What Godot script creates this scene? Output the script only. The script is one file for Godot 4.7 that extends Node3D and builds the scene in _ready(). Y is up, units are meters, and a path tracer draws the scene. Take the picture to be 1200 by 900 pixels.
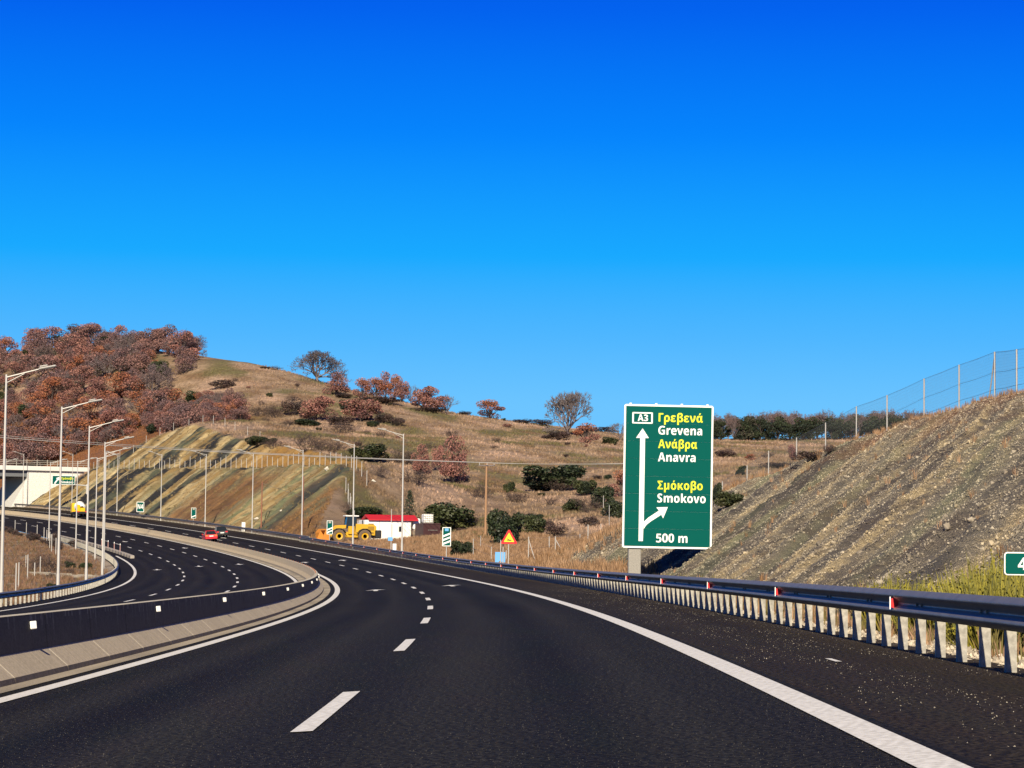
extends Node3D
# A motorway curving left into dry winter hills. Distances are metres. Most of the place is laid out along the road:
# s runs along the dashed line of the near carriageway, lat runs to its right (left is negative).

const EYE := 1.186
const CROSS := 0.06597     # crossfall of the near carriageway
const LCROSS := 0.05295    # crossfall of the far carriageway
var m := {}
var names := {}
var road_x := PackedFloat32Array()
var road_z := PackedFloat32Array()
var road_t := PackedFloat32Array()
var road_e := PackedFloat32Array()
var knots := PackedFloat32Array()
var weights := PackedFloat64Array()
var hill_grid := PackedFloat32Array()
var rng := RandomNumberGenerator.new()
var rough := FastNoiseLite.new()
var patchy := FastNoiseLite.new()
var streak := FastNoiseLite.new()


func _ready() -> void:
	view()
	road_tables()
	hill_tables()
	noises()
	materials()
	ground()
	roads()
	median()
	guardrails()
	bridge()
	vegetation()
	lamps()
	signs()
	fences()
	power_line()
	yard()
	vehicles()
	scatter()


func view() -> void:
	var cam := Camera3D.new()
	cam.name = "camera"
	cam.position = Vector3(0, EYE, 0)
	cam.basis = Basis(Vector3.RIGHT, deg_to_rad(3.831)) * Basis(Vector3.BACK, 0.01118)
	cam.fov = 16.71
	cam.near = 0.5
	cam.far = 9000.0
	cam.current = true
	add_child(cam)
	var env := Environment.new()
	# clear winter sky: deep blue overhead, paler towards the horizon; rows run from straight up to straight down
	var keys := [[-90.0, Color(0.0667, 0.0533, 0.0400)], [-3.0, Color(0.1067, 0.1000, 0.0867)], [-0.3, Color(0.1333, 0.3867, 0.6667)], [3.4, Color(0.1013, 0.3700, 0.6667)], [4.8, Color(0.0547, 0.3167, 0.6667)], [6.6, Color(0.0067, 0.2667, 0.6667)],
		[9.3, Color(0.0013, 0.1547, 0.6533)], [12.0, Color(0.0007, 0.0813, 0.5733)], [16.0, Color(0.0007, 0.0480, 0.3867)], [24.0, Color(0.0007, 0.0227, 0.1933)], [45.0, Color(0.0007, 0.0107, 0.0867)], [90.0, Color(0.0007, 0.0067, 0.0533)]]
	var im := Image.create(32, 1024, false, Image.FORMAT_RGBF)
	for row in 1024:
		var el := 90.0 - (row + 0.5) / 1024.0 * 180.0
		for k in keys.size() - 1:
			if el >= keys[k][0] and el <= keys[k + 1][0]:
				var f: float = (el - keys[k][0]) / (keys[k + 1][0] - keys[k][0])
				var c: Color = keys[k][1].lerp(keys[k + 1][1], f)
				for x in 32:
					im.set_pixel(x, row, c)
	var sky_mat := PanoramaSkyMaterial.new()
	sky_mat.panorama = ImageTexture.create_from_image(im)
	var sky := Sky.new()
	sky.sky_material = sky_mat
	env.background_mode = Environment.BG_SKY
	env.sky = sky
	env.tonemap_mode = Environment.TONE_MAPPER_LINEAR
	env.tonemap_exposure = 1.5
	env.sdfgi_enabled = true
	env.ssao_enabled = true
	env.ssil_enabled = true
	var we := WorldEnvironment.new()
	we.name = "environment"
	we.environment = env
	add_child(we)
	var sun := DirectionalLight3D.new()
	sun.name = "sun"
	sun.basis = Basis.looking_at(Vector3(0.062, -0.50, -0.86), Vector3.UP)
	sun.light_energy = 1.6
	sun.light_color = Color(1.0, 0.945, 0.83)
	sun.light_angular_distance = 0.5
	sun.shadow_enabled = true
	add_child(sun)


# ---------------------------------------------------------------- the road's line and the shape of the land

func road_tables() -> void:
	var n := 3201
	road_x.resize(n); road_z.resize(n); road_t.resize(n); road_e.resize(n)
	for pass_dir in [1, -1]:
		var x := -1.56977
		var z := 0.0
		var th := 0.00997918
		var i := 600
		while i >= 0 and i < n:
			road_x[i] = x; road_z[i] = z; road_t[i] = th
			var q: float = clampf((i - 600) * 0.5, 0.0, 760.0)
			var k: float = -0.000485896 - 1.10653e-06 * q + 1.28769e-09 * q * q * 0.5
			var nt: float = th + k * 0.5 * pass_dir
			x += (sin(th) + sin(nt)) * 0.25 * pass_dir
			z += (cos(th) + cos(nt)) * 0.25 * pass_dir
			th = nt
			i += pass_dir
	for i in n:
		var s: float = minf((i - 600) * 0.5, 720.0)
		var d: float = maxf(s - 60.0, 0.0)
		road_e[i] = -0.00322134 * s + 1.9393e-05 * d * d + 1.3338e-07 * d * d * d - 1.64581e-10 * d * d * d * d


func at(t: PackedFloat32Array, s: float) -> float:
	var f: float = clampf((s + 300.0) * 2.0, 0.0, 3199.0)
	var i := int(f)
	return lerpf(t[i], t[i + 1], f - i)


func spot(s: float, lat: float, y: float) -> Vector3:
	var th := at(road_t, s)
	return Vector3(at(road_x, s) + lat * cos(th), y, -at(road_z, s) + lat * sin(th))


func turn_at(s: float) -> float:
	return -at(road_t, s)


func road_y(s: float, lat: float) -> float:
	var e := at(road_e, s)
	if lat < -5.0:
		return e - 0.09662 + LCROSS * (lat + 5.99086) - CROSS * 4.72938
	if lat > 3.8:
		return e + CROSS * lat + (-0.21 + 0.0015 * clampf(s, 0.0, 330.0)) * clampf((lat - 3.8) / 2.4, 0.0, 1.2)
	return e + CROSS * lat


func hill_tables() -> void:
	knots = PackedFloat32Array([
		16, -152, 7.0, 22, -61, 7.7, 24, 10, 8.0, 23, 50, 7.8, 22, 86, 8.0, 21, 116, 8.4,
		20, 134, 8.0, 19, 151, 6.9, 17, 169, 5.3, 16, 186, 3.7, 15, 198, 2.8, 13, 216, 1.8,
		11, 233, 1.3, 7, 258, 1.6, 12, 150, 5.3, 10, 168, 3.8, 9, 186, 2.4, 8, 198, 1.8,
		6, 215, 1.2, 43, -103, 7.8, 47, 20, 8.2, 45, 102, 7.9, 42, 153, 5.6, 38, 200, 1.6,
		105, -106, 8.3, 108, 62, 7.8, 104, 158, 3.8, -3, 216, 0.8, -8, 251, 1.1, -16, 300, 2.0,
		-14, 330, 3.3, -19, 342, 3.1, -7, 300, 2.6, 0, 262, 2.0, 5, 245, 2.4, 2, 345, 6.1,
		-5, 400, 8.3, 5, 395, 8.3, 12, 375, 7.8, -6, 470, 15.7, 6, 460, 14.8, 18, 465, 15.8,
		-18, 470, 15.5, -23, 450, 14.1, -7, 550, 25.3, 8, 570, 26.4, 22, 560, 24.3, -22, 570, 27.0,
		-39, 600, 30.1, -56, 640, 35.0, 9, 680, 35.7, 23, 690, 35.0, 38, 690, 33.6, -2, 680, 37.3,
		-16, 685, 38.8, -22, 688, 40.2, -29, 690, 42.1, -38, 700, 44.4, -46, 710, 46.8, -56, 722, 49.4,
		-65, 730, 52.2, -73, 740, 54.5, -81, 750, 56.9, -89, 765, 58.9, -98, 790, 62.3, -112, 815, 64.7,
		-122, 830, 66.8, -139, 850, 68.8, -152, 860, 68.4, -173, 880, 68.0, -190, 880, 63.8, 36, 420, 14.3,
		46, 470, 18.6, 62, 540, 23.0, 51, 600, 27.2, 84, 640, 30.3, 58, 680, 32.7, 82, 700, 34.1,
		114, 700, 34.4, -116, 740, 42.2, -134, 760, 43.6, -99, 720, 41.2, -81, 690, 42.0, -69, 660, 38.1,
		-134, 720, 27.9, -114, 700, 28.9, -153, 780, 38.9, -116, 660, 22.5, -23, 398, 11.4, -21, 384, 8.2,
		-18, 356, 3.8, -21, 352, 3.5, -13, 350, 3.7, -9, 345, 3.7, -101, 598, 17.6, -93, 605, 22.8,
		-85, 603, 27.2, -78, 598, 29.6, -72, 591, 30.9, -65, 570, 28.9, -58, 543, 25.7, -51, 521, 23.6,
		-42, 492, 21.8, -33, 461, 19.6, -29, 442, 17.9, -25, 404, 14.5, 10, 735, 36.3, 42, 745, 34.0,
		-17, 740, 39.6, -41, 755, 45.6, -60, 777, 50.8, -78, 795, 56.2, -105, 845, 64.1, -130, 885, 68.6,
		-162, 915, 70.0, 63, 735, 33.1, -206, 1050, 45.0, -147, 1000, 47.0, -91, 930, 31.0, -43, 880, 17.0,
		0, 860, 8.0, 56, 860, 6.0, 141, 860, 6.0, 400, 1100, 10.0, -300, 1200, 40.0, 450, 300, 15.0,
		450, 700, 25.0, 300, 0, 8.0, -420, 950, 50.0,
	])
	var n := knots.size() / 3
	var size := n + 3
	var a := []
	for i in size:
		var row := PackedFloat64Array()
		row.resize(size + 1)
		a.append(row)
	for i in n:
		for j in n:
			var dx: float = (knots[i * 3] - knots[j * 3]) * 0.01
			var dz: float = (knots[i * 3 + 1] - knots[j * 3 + 1]) * 0.01
			var r2 := dx * dx + dz * dz
			a[i][j] = 0.5 * r2 * log(r2) if r2 > 1e-9 else 0.001
		a[i][n] = 1.0; a[n][i] = 1.0
		a[i][n + 1] = knots[i * 3] * 0.01; a[n + 1][i] = a[i][n + 1]
		a[i][n + 2] = knots[i * 3 + 1] * 0.01; a[n + 2][i] = a[i][n + 2]
		a[i][size] = knots[i * 3 + 2]
	for c in size:
		var best := c
		for r in range(c + 1, size):
			if absf(a[r][c]) > absf(a[best][c]):
				best = r
		var swap = a[c]; a[c] = a[best]; a[best] = swap
		var top: PackedFloat64Array = a[c]
		for r in range(c + 1, size):
			var row: PackedFloat64Array = a[r]
			var f: float = row[c] / top[c]
			if f != 0.0:
				for k in range(c, size + 1):
					row[k] -= f * top[k]
				a[r] = row
	weights.resize(size)
	for c in range(size - 1, -1, -1):
		var v: float = a[c][size]
		for k in range(c + 1, size):
			v -= a[c][k] * weights[k]
		weights[c] = v / a[c][c]
	hill_grid.resize(HX * HZ)
	for j in HZ:
		for i in HX:
			hill_grid[j * HX + i] = spline(-430.0 + i * 6.0, -280.0 + j * 6.0)

const HX := 165
const HZ := 270


func spline(x: float, z: float) -> float:
	var n := knots.size() / 3
	var px := x * 0.01
	var pz := z * 0.01
	var h: float = weights[n] + weights[n + 1] * px + weights[n + 2] * pz
	for i in n:
		var dx := px - knots[i * 3] * 0.01
		var dz := pz - knots[i * 3 + 1] * 0.01
		var r2 := dx * dx + dz * dz + 1e-9
		h += weights[i] * 0.5 * r2 * log(r2)
	return h


func natural(x: float, z: float) -> float:
	var fx := clampf((x + 430.0) / 6.0, 1.0, HX - 3.0)
	var fz := clampf((z + 280.0) / 6.0, 1.0, HZ - 3.0)
	var i := int(fx + 0.5)
	var j := int(fz + 0.5)
	var u := fx - i
	var v := fz - j
	var a0 := 0.5 * (0.5 - u) * (0.5 - u)
	var a1 := 0.75 - u * u
	var a2 := 0.5 * (0.5 + u) * (0.5 + u)
	var k := (j - 1) * HX + i
	var r0 := hill_grid[k - 1] * a0 + hill_grid[k] * a1 + hill_grid[k + 1] * a2
	k += HX
	var r1 := hill_grid[k - 1] * a0 + hill_grid[k] * a1 + hill_grid[k + 1] * a2
	k += HX
	var r2 := hill_grid[k - 1] * a0 + hill_grid[k] * a1 + hill_grid[k + 1] * a2
	return r0 * 0.5 * (0.5 - v) * (0.5 - v) + r1 * (0.75 - v * v) + r2 * 0.5 * (0.5 + v) * (0.5 + v)


func cut_rise(s: float, lat: float) -> float:
	if lat < 8.8:
		return 0.0
	var g := 0.55 + 0.15 * clampf((s - 230.0) / 70.0, 0.0, 1.0)
	var hb := 60.0 if s < 280.0 else minf(10.4, 9.2 + (580.0 - s) * 0.0075)
	var lb := 8.8 + hb / g
	if lat < lb:
		return (lat - 8.8) * g
	return hb + maxf(0.0, lat - lb - 3.5) * g


# x: height of the land, y: how much of it is cut rock face (0 to 1)
func land(s: float, lat: float) -> Vector2:
	if lat < -5.0:
		var y := road_y(s, maxf(lat, -20.45)) - 0.06 - 0.25 * clampf((-20.6 - lat) / 1.5, 0.0, 1.0)
		var far := maxf(0.0, -60.0 - lat)
		return Vector2(y + far * 0.06 + 0.12 * rough.get_noise_2d(s * 1.2, lat * 1.2) * clampf((-21.5 - lat), 0.0, 1.0), 0.0)
	var b := road_y(s, 6.6) - 0.05 - 0.14 * clampf((lat - 6.6) / 2.2, 0.0, 1.0)
	if lat < 8.8:
		return Vector2(b, 0.0)
	var p := spot(s, lat, 0.0)
	var n := natural(p.x, -p.z)
	var cu := b + cut_rise(s, lat)
	var h := clampf(0.5 + 0.5 * (cu - n) / 0.8, 0.0, 1.0)
	var y2 := lerpf(cu, n, h) - 0.8 * h * (1.0 - h)
	y2 = maxf(y2, b - (lat - 8.8) * 0.5)
	return Vector2(y2, (1.0 - h) * clampf((lat - 8.8) / 1.5, 0.0, 1.0))


func noises() -> void:
	rough.seed = 5; rough.frequency = 0.35; rough.fractal_octaves = 3
	patchy.seed = 11; patchy.frequency = 0.02; patchy.fractal_octaves = 4
	streak.seed = 23; streak.frequency = 0.12; streak.fractal_octaves = 4; streak.fractal_gain = 0.6
	rng.seed = 77


func ground_y(s: float, lat: float) -> float:
	return land(s, lat).x + bump(s, lat, land(s, lat).y)


func bump(s: float, lat: float, cutness: float) -> float:
	var w := clampf((lat - 7.0) / 3.0, 0.0, 1.0)
	if w <= 0.0:
		return 0.0
	if s < 260.0:
		var t := s - 2.4 * lat + 3.0 * patchy.get_noise_2d(s * 2.0, lat * 4.0)
		var rill := streak.get_noise_2d(t * 1.1, lat * 0.4) * 0.45 + streak.get_noise_2d(t * 4.0, lat * 1.6) * 0.20 + 0.10 * rough.get_noise_2d(s * 9.0, lat * 9.0)
		return w * (rill * cutness + 0.10 * rough.get_noise_2d(s * 4.0, lat * 4.0))
	var t2 := s - 0.5 * lat
	return w * (cutness * (streak.get_noise_2d(t2 * 0.9, lat * 0.12) * 1.3 + 0.35 * streak.get_noise_2d(t2 * 3.0, lat * 0.5)) + 0.22 * rough.get_noise_2d(s * 0.5, lat * 0.5))


func mixc(a: Color, b: Color, t: float) -> Color:
	return a.lerp(b, clampf(t, 0.0, 1.0))


func smooth(a: float, b: float, x: float) -> float:
	return smoothstep(a, b, x)


# base colours of bare and grassed land, in linear light
func land_color(s: float, lat: float, y: float, cutness: float) -> Color:
	var n1 := patchy.get_noise_2d(s * 1.0, lat * 2.2)
	var n2 := patchy.get_noise_2d(s * 5.0 + 300.0, lat * 7.0)
	var n3 := rough.get_noise_2d(s * 0.9, lat * 2.0)
	if lat < 0.0:
		var soil := mixc(Color(0.17, 0.10, 0.065), Color(0.28, 0.19, 0.12), 0.5 + 1.2 * n2)
		soil = mixc(soil, Color(0.12, 0.11, 0.045), (n3 - 0.1) * 1.6)
		return mixc(soil, Color(0.46, 0.38, 0.29), maxf(clampf((lat + 23.0) / 1.6, 0.0, 1.0) * (0.55 + n2), smooth(0.12, 0.3, n2) * 0.5)) * 1.15
	var grass := mixc(Color(0.37, 0.255, 0.17), Color(0.26, 0.17, 0.10), 0.5 + 1.5 * n2)
	grass = mixc(grass, Color(0.15, 0.125, 0.048), smooth(0.04, 0.26, n1))
	grass = mixc(grass, Color(0.20, 0.115, 0.06), smooth(0.12, 0.4, patchy.get_noise_2d(s * 2.2 - 500.0, lat * 6.0)) * 0.8)
	grass = mixc(grass, Color(0.50, 0.335, 0.24), smooth(0.0, 0.4, -n1 - 0.1) * 0.8)
	grass = mixc(grass, Color(0.15, 0.095, 0.05), smooth(0.15, 0.5, n3) * 0.6)
	if s > 560.0 and lat < 75.0 and lat > 6.0:
		grass = mixc(grass, Color(0.23, 0.085, 0.025), smooth(600.0, 640.0, s) * (1.0 - smooth(60.0, 80.0, lat)) * 0.9)
	if cutness <= 0.0:
		return grass * 1.2
	var rock: Color
	if s < 270.0:
		var t := s - 2.4 * lat + 3.0 * patchy.get_noise_2d(s * 2.0, lat * 4.0) + 0.8 * n3
		var a := streak.get_noise_2d(t * 0.9 + 50.0, lat * 0.10)
		var b := streak.get_noise_2d(t * 2.6 + 900.0, lat * 0.35)
		var c := streak.get_noise_2d(t * 0.5 - 400.0, lat * 0.15)
		rock = mixc(Color(0.26, 0.222, 0.165), Color(0.145, 0.12, 0.098), 0.5 + 2.0 * a + 0.8 * n2)
		rock = mixc(rock, Color(0.46, 0.36, 0.21), smooth(0.08, 0.36, b))
		rock = mixc(rock, Color(0.235, 0.235, 0.135), smooth(0.05, 0.30, c) * 0.75)
		rock = mixc(rock, Color(0.035, 0.031, 0.030), smooth(0.16, 0.40, -b) * 0.6)
		rock = mixc(rock, Color(0.10, 0.075, 0.058), smooth(0.1, 0.45, n2 + 0.5 * n3) * 0.7)
		rock = mixc(rock, Color(0.25, 0.125, 0.065), smooth(6.4, 8.8, y + n2 * 2.0) * 0.8) * 1.05
	else:
		var t := s - 0.5 * lat + 5.0 * patchy.get_noise_2d(s * 1.6, lat * 3.0) + 1.2 * rough.get_noise_2d(s * 0.5, lat * 0.6)
		var a := streak.get_noise_2d(t * 0.42 + 77.0, lat * 0.05) + 0.10 * n3 + 0.12 * n2
		var b := streak.get_noise_2d(t * 1.6 + 500.0, lat * 0.12)
		rock = mixc(Color(0.36, 0.235, 0.085), Color(0.66, 0.52, 0.28), 0.5 + b * 2.6)
		rock = mixc(rock, mixc(Color(0.016, 0.016, 0.019), Color(0.075, 0.073, 0.055), smooth(0.15, 0.7, n2 + 0.7 * n3)), smooth(-0.08, 0.05, a + 0.5 * b) * smooth(420.0, 470.0, s - lat * 0.6))
		rock = mixc(rock, Color(0.20, 0.21, 0.10), smooth(0.0, 0.25, b) * (1.0 - smooth(400.0, 470.0, absf(s - 40.0) )) )
		var brown := (1.0 - smooth(392.0, 402.0, s)) + smooth(440.0, 452.0, s) * (1.0 - smooth(482.0, 500.0, s)) * (1.0 - smooth(19.0, 24.0, lat))
		rock = mixc(rock, mixc(Color(0.30, 0.155, 0.055), Color(0.20, 0.10, 0.04), 0.5 + n2 * 2.0 + b), brown)
		rock = mixc(rock, Color(0.03, 0.03, 0.034), smooth(398.0, 402.0, t + 8.0) * (1.0 - smooth(408.0, 412.0, t + 8.0)) * 0.9)
		rock = mixc(rock, Color(0.19, 0.21, 0.12), smooth(0.08, 0.4, patchy.get_noise_2d(s * 2.5 - 60.0, lat * 3.0)) * 0.5)
		rock = rock * 0.95 * (1.0 + 0.8 * streak.get_noise_2d(t * 4.0 - 90.0, lat * 0.25))
		rock = mixc(rock, Color(0.44, 0.23, 0.05), smooth(24.0, 27.0, lat) * (1.0 - smooth(490.0, 520.0, s)) * smooth(400.0, 420.0, s) * 0.8)
	var mix_ := smooth(0.25, 0.6, cutness + n3 * 0.25)
	if s < 270.0:
		mix_ *= 1.0 - smooth(150.0, 182.0, s + n3 * 14.0 + (lat - 16.0) * 1.2)
	return mixc(grass, rock, mix_) * 1.2


# ---------------------------------------------------------------- making meshes

class Maker:
	var v := PackedVector3Array()
	var n := PackedVector3Array()
	var c := PackedColorArray()
	var u := PackedVector2Array()
	var col := Color.WHITE

	func corner(p: Vector3, q: Vector3) -> void:
		v.append(p); n.append(q); c.append(col); u.append(Vector2(p.x, p.z))

	func tri(a: Vector3, b: Vector3, d: Vector3, out: Vector3) -> void:
		var q := (b - a).cross(d - a)
		if q.length_squared() < 1e-14:
			return
		q = q.normalized()
		if q.dot(out) < 0.0:
			corner(a, -q); corner(b, -q); corner(d, -q)
		else:
			corner(a, q); corner(d, q); corner(b, q)

	func quad(a: Vector3, b: Vector3, d: Vector3, e: Vector3, out: Vector3) -> void:
		tri(a, b, d, out); tri(a, d, e, out)

	func box(at: Vector3, size: Vector3, turn := Basis()) -> void:
		var h := size * 0.5
		for axis in 3:
			for side in [-1.0, 1.0]:
				var o := Vector3.ZERO
				o[axis] = side
				var i := (axis + 1) % 3
				var j := (axis + 2) % 3
				var q := []
				for k in [[-1, -1], [1, -1], [1, 1], [-1, 1]]:
					var p := Vector3.ZERO
					p[axis] = side * h[axis]; p[i] = k[0] * h[i]; p[j] = k[1] * h[j]
					q.append(at + turn * p)
				quad(q[0], q[1], q[2], q[3], turn * o)

	# a box with its upright edges and rims chamfered
	func soft_box(at: Vector3, size: Vector3, r: float, turn := Basis()) -> void:
		var h := size * 0.5
		var pts := []
		for sx in [-1.0, 1.0]:
			for sy in [-1.0, 1.0]:
				for sz in [-1.0, 1.0]:
					var s := Vector3(sx, sy, sz)
					var tri3 := []
					for axis in 3:
						var p := s * (h - Vector3.ONE * r)
						p[axis] = s[axis] * h[axis]
						tri3.append(at + turn * p)
					pts.append(tri3)
					tri(tri3[0], tri3[1], tri3[2], turn * s)
		for axis in 3:
			var i := (axis + 1) % 3
			var j := (axis + 2) % 3
			for side in [0, 1]:
				var f := []
				for k in [[0, 0], [1, 0], [1, 1], [0, 1]]:
					var b := [0, 0, 0]
					b[axis] = side; b[i] = k[0]; b[j] = k[1]
					f.append(pts[b[0] * 4 + b[1] * 2 + b[2]][axis])
				var o := Vector3.ZERO
				o[axis] = side * 2.0 - 1.0
				quad(f[0], f[1], f[2], f[3], turn * o)
			for ki in [0, 1]:
				for kj in [0, 1]:
					var b0 := [0, 0, 0]
					b0[i] = ki; b0[j] = kj
					var b1 := b0.duplicate()
					b1[axis] = 1
					var p0 = pts[b0[0] * 4 + b0[1] * 2 + b0[2]]
					var p1 = pts[b1[0] * 4 + b1[1] * 2 + b1[2]]
					var o := Vector3.ZERO
					o[i] = ki * 2.0 - 1.0; o[j] = kj * 2.0 - 1.0
					quad(p0[i], p0[j], p1[j], p1[i], turn * o)

	func tube(a: Vector3, b: Vector3, ra: float, rb: float, sides := 6, caps := true) -> void:
		var d := (b - a).normalized()
		var x := d.cross(Vector3.UP if absf(d.y) < 0.9 else Vector3.RIGHT).normalized()
		var y := d.cross(x)
		for i in sides:
			var t0 := TAU * i / sides
			var t1 := TAU * (i + 1) / sides
			var o0 := x * cos(t0) + y * sin(t0)
			var o1 := x * cos(t1) + y * sin(t1)
			var a0 := a + o0 * ra
			var a1 := a + o1 * ra
			var b0 := b + o0 * rb
			var b1 := b + o1 * rb
			smooth_quad(a0, a1, b1, b0, o0, o1, o1, o0)
			if caps:
				tri(a, a0, a1, -d)
				tri(b, b0, b1, d)

	func smooth_quad(a: Vector3, b: Vector3, d: Vector3, e: Vector3, na: Vector3, nb: Vector3, nd: Vector3, ne: Vector3) -> void:
		if (b - a).cross(d - a).dot(na + nd) > 0.0:
			corner(a, na); corner(d, nd); corner(b, nb); corner(a, na); corner(e, ne); corner(d, nd)
		else:
			corner(a, na); corner(b, nb); corner(d, nd); corner(a, na); corner(d, nd); corner(e, ne)

	# a flat outline (x, y) pushed out along z from z0 to z1; sound for outlines that wind once
	func prism(outline: PackedVector2Array, z0: float, z1: float) -> void:
		var tris := Geometry2D.triangulate_polygon(outline)
		for k in range(0, tris.size(), 3):
			for z in [z0, z1]:
				var q := []
				for j in 3:
					q.append(Vector3(outline[tris[k + j]].x, outline[tris[k + j]].y, z))
				tri(q[0], q[1], q[2], Vector3(0, 0, 1.0 if z == maxf(z0, z1) else -1.0))
		var ccw := not Geometry2D.is_polygon_clockwise(outline)
		for i in outline.size():
			var a := outline[i]
			var b := outline[(i + 1) % outline.size()]
			var o := Vector3(b.y - a.y, a.x - b.x, 0) * (1.0 if ccw else -1.0)
			quad(Vector3(a.x, a.y, z0), Vector3(b.x, b.y, z0), Vector3(b.x, b.y, z1), Vector3(a.x, a.y, z1), o)

	# turns the outline round the z axis line at (0, 0): pairs are (along x, radius)
	func lathe(profile: PackedVector2Array, at: Vector3, turn := Basis(), sides := 16) -> void:
		for k in profile.size() - 1:
			var p := profile[k]
			var q := profile[k + 1]
			var slope := Vector2(-(q.y - p.y), q.x - p.x)
			slope = slope.normalized() if slope.length() > 0 else Vector2(1, 0)
			for i in sides:
				var t0 := TAU * i / sides
				var t1 := TAU * (i + 1) / sides
				var d0 := Vector3(0, cos(t0), sin(t0))
				var d1 := Vector3(0, cos(t1), sin(t1))
				var n0 := turn * (d0 * slope.y + Vector3(slope.x, 0, 0))
				var n1 := turn * (d1 * slope.y + Vector3(slope.x, 0, 0))
				var a := at + turn * (Vector3(p.x, 0, 0) + d0 * p.y)
				var b := at + turn * (Vector3(p.x, 0, 0) + d1 * p.y)
				var c2 := at + turn * (Vector3(q.x, 0, 0) + d1 * q.y)
				var e := at + turn * (Vector3(q.x, 0, 0) + d0 * q.y)
				smooth_quad(a, b, c2, e, n0, n1, n1, n0)

	func mesh(mat: Material) -> ArrayMesh:
		var a := []
		a.resize(Mesh.ARRAY_MAX)
		a[Mesh.ARRAY_VERTEX] = v; a[Mesh.ARRAY_NORMAL] = n; a[Mesh.ARRAY_COLOR] = c; a[Mesh.ARRAY_TEX_UV] = u
		var r := ArrayMesh.new()
		r.add_surface_from_arrays(Mesh.PRIMITIVE_TRIANGLES, a)
		if mat:
			r.surface_set_material(0, mat)
		return r


func numbered(called: String) -> String:
	var k: int = names.get(called, -1) + 1
	names[called] = k
	return called if k == 0 else "%s_%03d" % [called, k]


func thing(called: String, label: String, category: String, where := Vector3.ZERO, turn := 0.0, group := "") -> Node3D:
	var o := Node3D.new()
	o.name = numbered(called)
	add_child(o)
	o.position = where
	o.rotation.y = turn
	tag(o, label, category, group)
	return o


func tag(o: Node, label: String, category: String, group := "") -> void:
	o.set_meta("label", label)
	o.set_meta("category", category)
	if group:
		o.set_meta("group", group)


func part(called: String, mesh: Mesh, parent: Node, mat: Material = null) -> MeshInstance3D:
	var o := MeshInstance3D.new()
	o.name = called
	o.mesh = mesh
	if mat:
		o.material_override = mat
	parent.add_child(o, true)
	return o


func made(called: String, k: Maker, mat: Material, parent: Node) -> MeshInstance3D:
	return part(called, k.mesh(mat), parent)


func struct(called: String, mesh: Mesh, label := "") -> MeshInstance3D:
	var o := MeshInstance3D.new()
	o.name = numbered(called)
	o.mesh = mesh
	o.set_meta("kind", "structure")
	if label:
		o.set_meta("label", label)
	add_child(o)
	return o


# a sheet over (s, lat) with its own colours; y_of and color_of are called with (s, lat)
func sheet(ss: PackedFloat32Array, ll: PackedFloat32Array, y_of: Callable, color_of: Callable, mat: Material, scale := 1.0) -> ArrayMesh:
	var w := ll.size()
	var h := ss.size()
	var v := PackedVector3Array(); v.resize(w * h)
	var nn := PackedVector3Array(); nn.resize(w * h)
	var cc := PackedColorArray(); cc.resize(w * h)
	var uu := PackedVector2Array(); uu.resize(w * h)
	for i in h:
		var th := at(road_t, ss[i])
		var x := at(road_x, ss[i])
		var z := at(road_z, ss[i])
		for j in w:
			var k := i * w + j
			var y: float = y_of.call(ss[i], ll[j])
			v[k] = Vector3(x + ll[j] * cos(th), y, -z + ll[j] * sin(th))
			cc[k] = color_of.call(ss[i], ll[j])
			uu[k] = Vector2(ss[i], ll[j]) / scale
	for i in h:
		for j in w:
			var a := v[mini(i + 1, h - 1) * w + j] - v[maxi(i - 1, 0) * w + j]
			var b := v[i * w + mini(j + 1, w - 1)] - v[i * w + maxi(j - 1, 0)]
			var q := b.cross(a).normalized()
			nn[i * w + j] = q if q.y > 0 else -q
	var idx := PackedInt32Array()
	var flip := ll[w - 1] < ll[0]
	for i in h - 1:
		for j in w - 1:
			var k := i * w + j
			if flip:
				idx.append_array([k, k + 1, k + w, k + 1, k + w + 1, k + w])
			else:
				idx.append_array([k, k + w, k + 1, k + 1, k + w, k + w + 1])
	var arr := []
	arr.resize(Mesh.ARRAY_MAX)
	arr[Mesh.ARRAY_VERTEX] = v; arr[Mesh.ARRAY_NORMAL] = nn; arr[Mesh.ARRAY_COLOR] = cc; arr[Mesh.ARRAY_TEX_UV] = uu; arr[Mesh.ARRAY_INDEX] = idx
	var r := ArrayMesh.new()
	r.add_surface_from_arrays(Mesh.PRIMITIVE_TRIANGLES, arr)
	r.surface_set_material(0, mat)
	return r


func steps(a: float, b: float, d: float) -> PackedFloat32Array:
	var r := PackedFloat32Array()
	var n := int(ceil(absf(b - a) / d - 1e-4))
	for i in n + 1:
		r.append(lerpf(a, b, float(i) / n))
	return r


func mat(albedo: Color, roughness := 0.8, metallic := 0.0) -> StandardMaterial3D:
	var k := StandardMaterial3D.new()
	k.albedo_color = albedo.linear_to_srgb()
	k.roughness = roughness
	k.metallic = metallic
	return k


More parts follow.
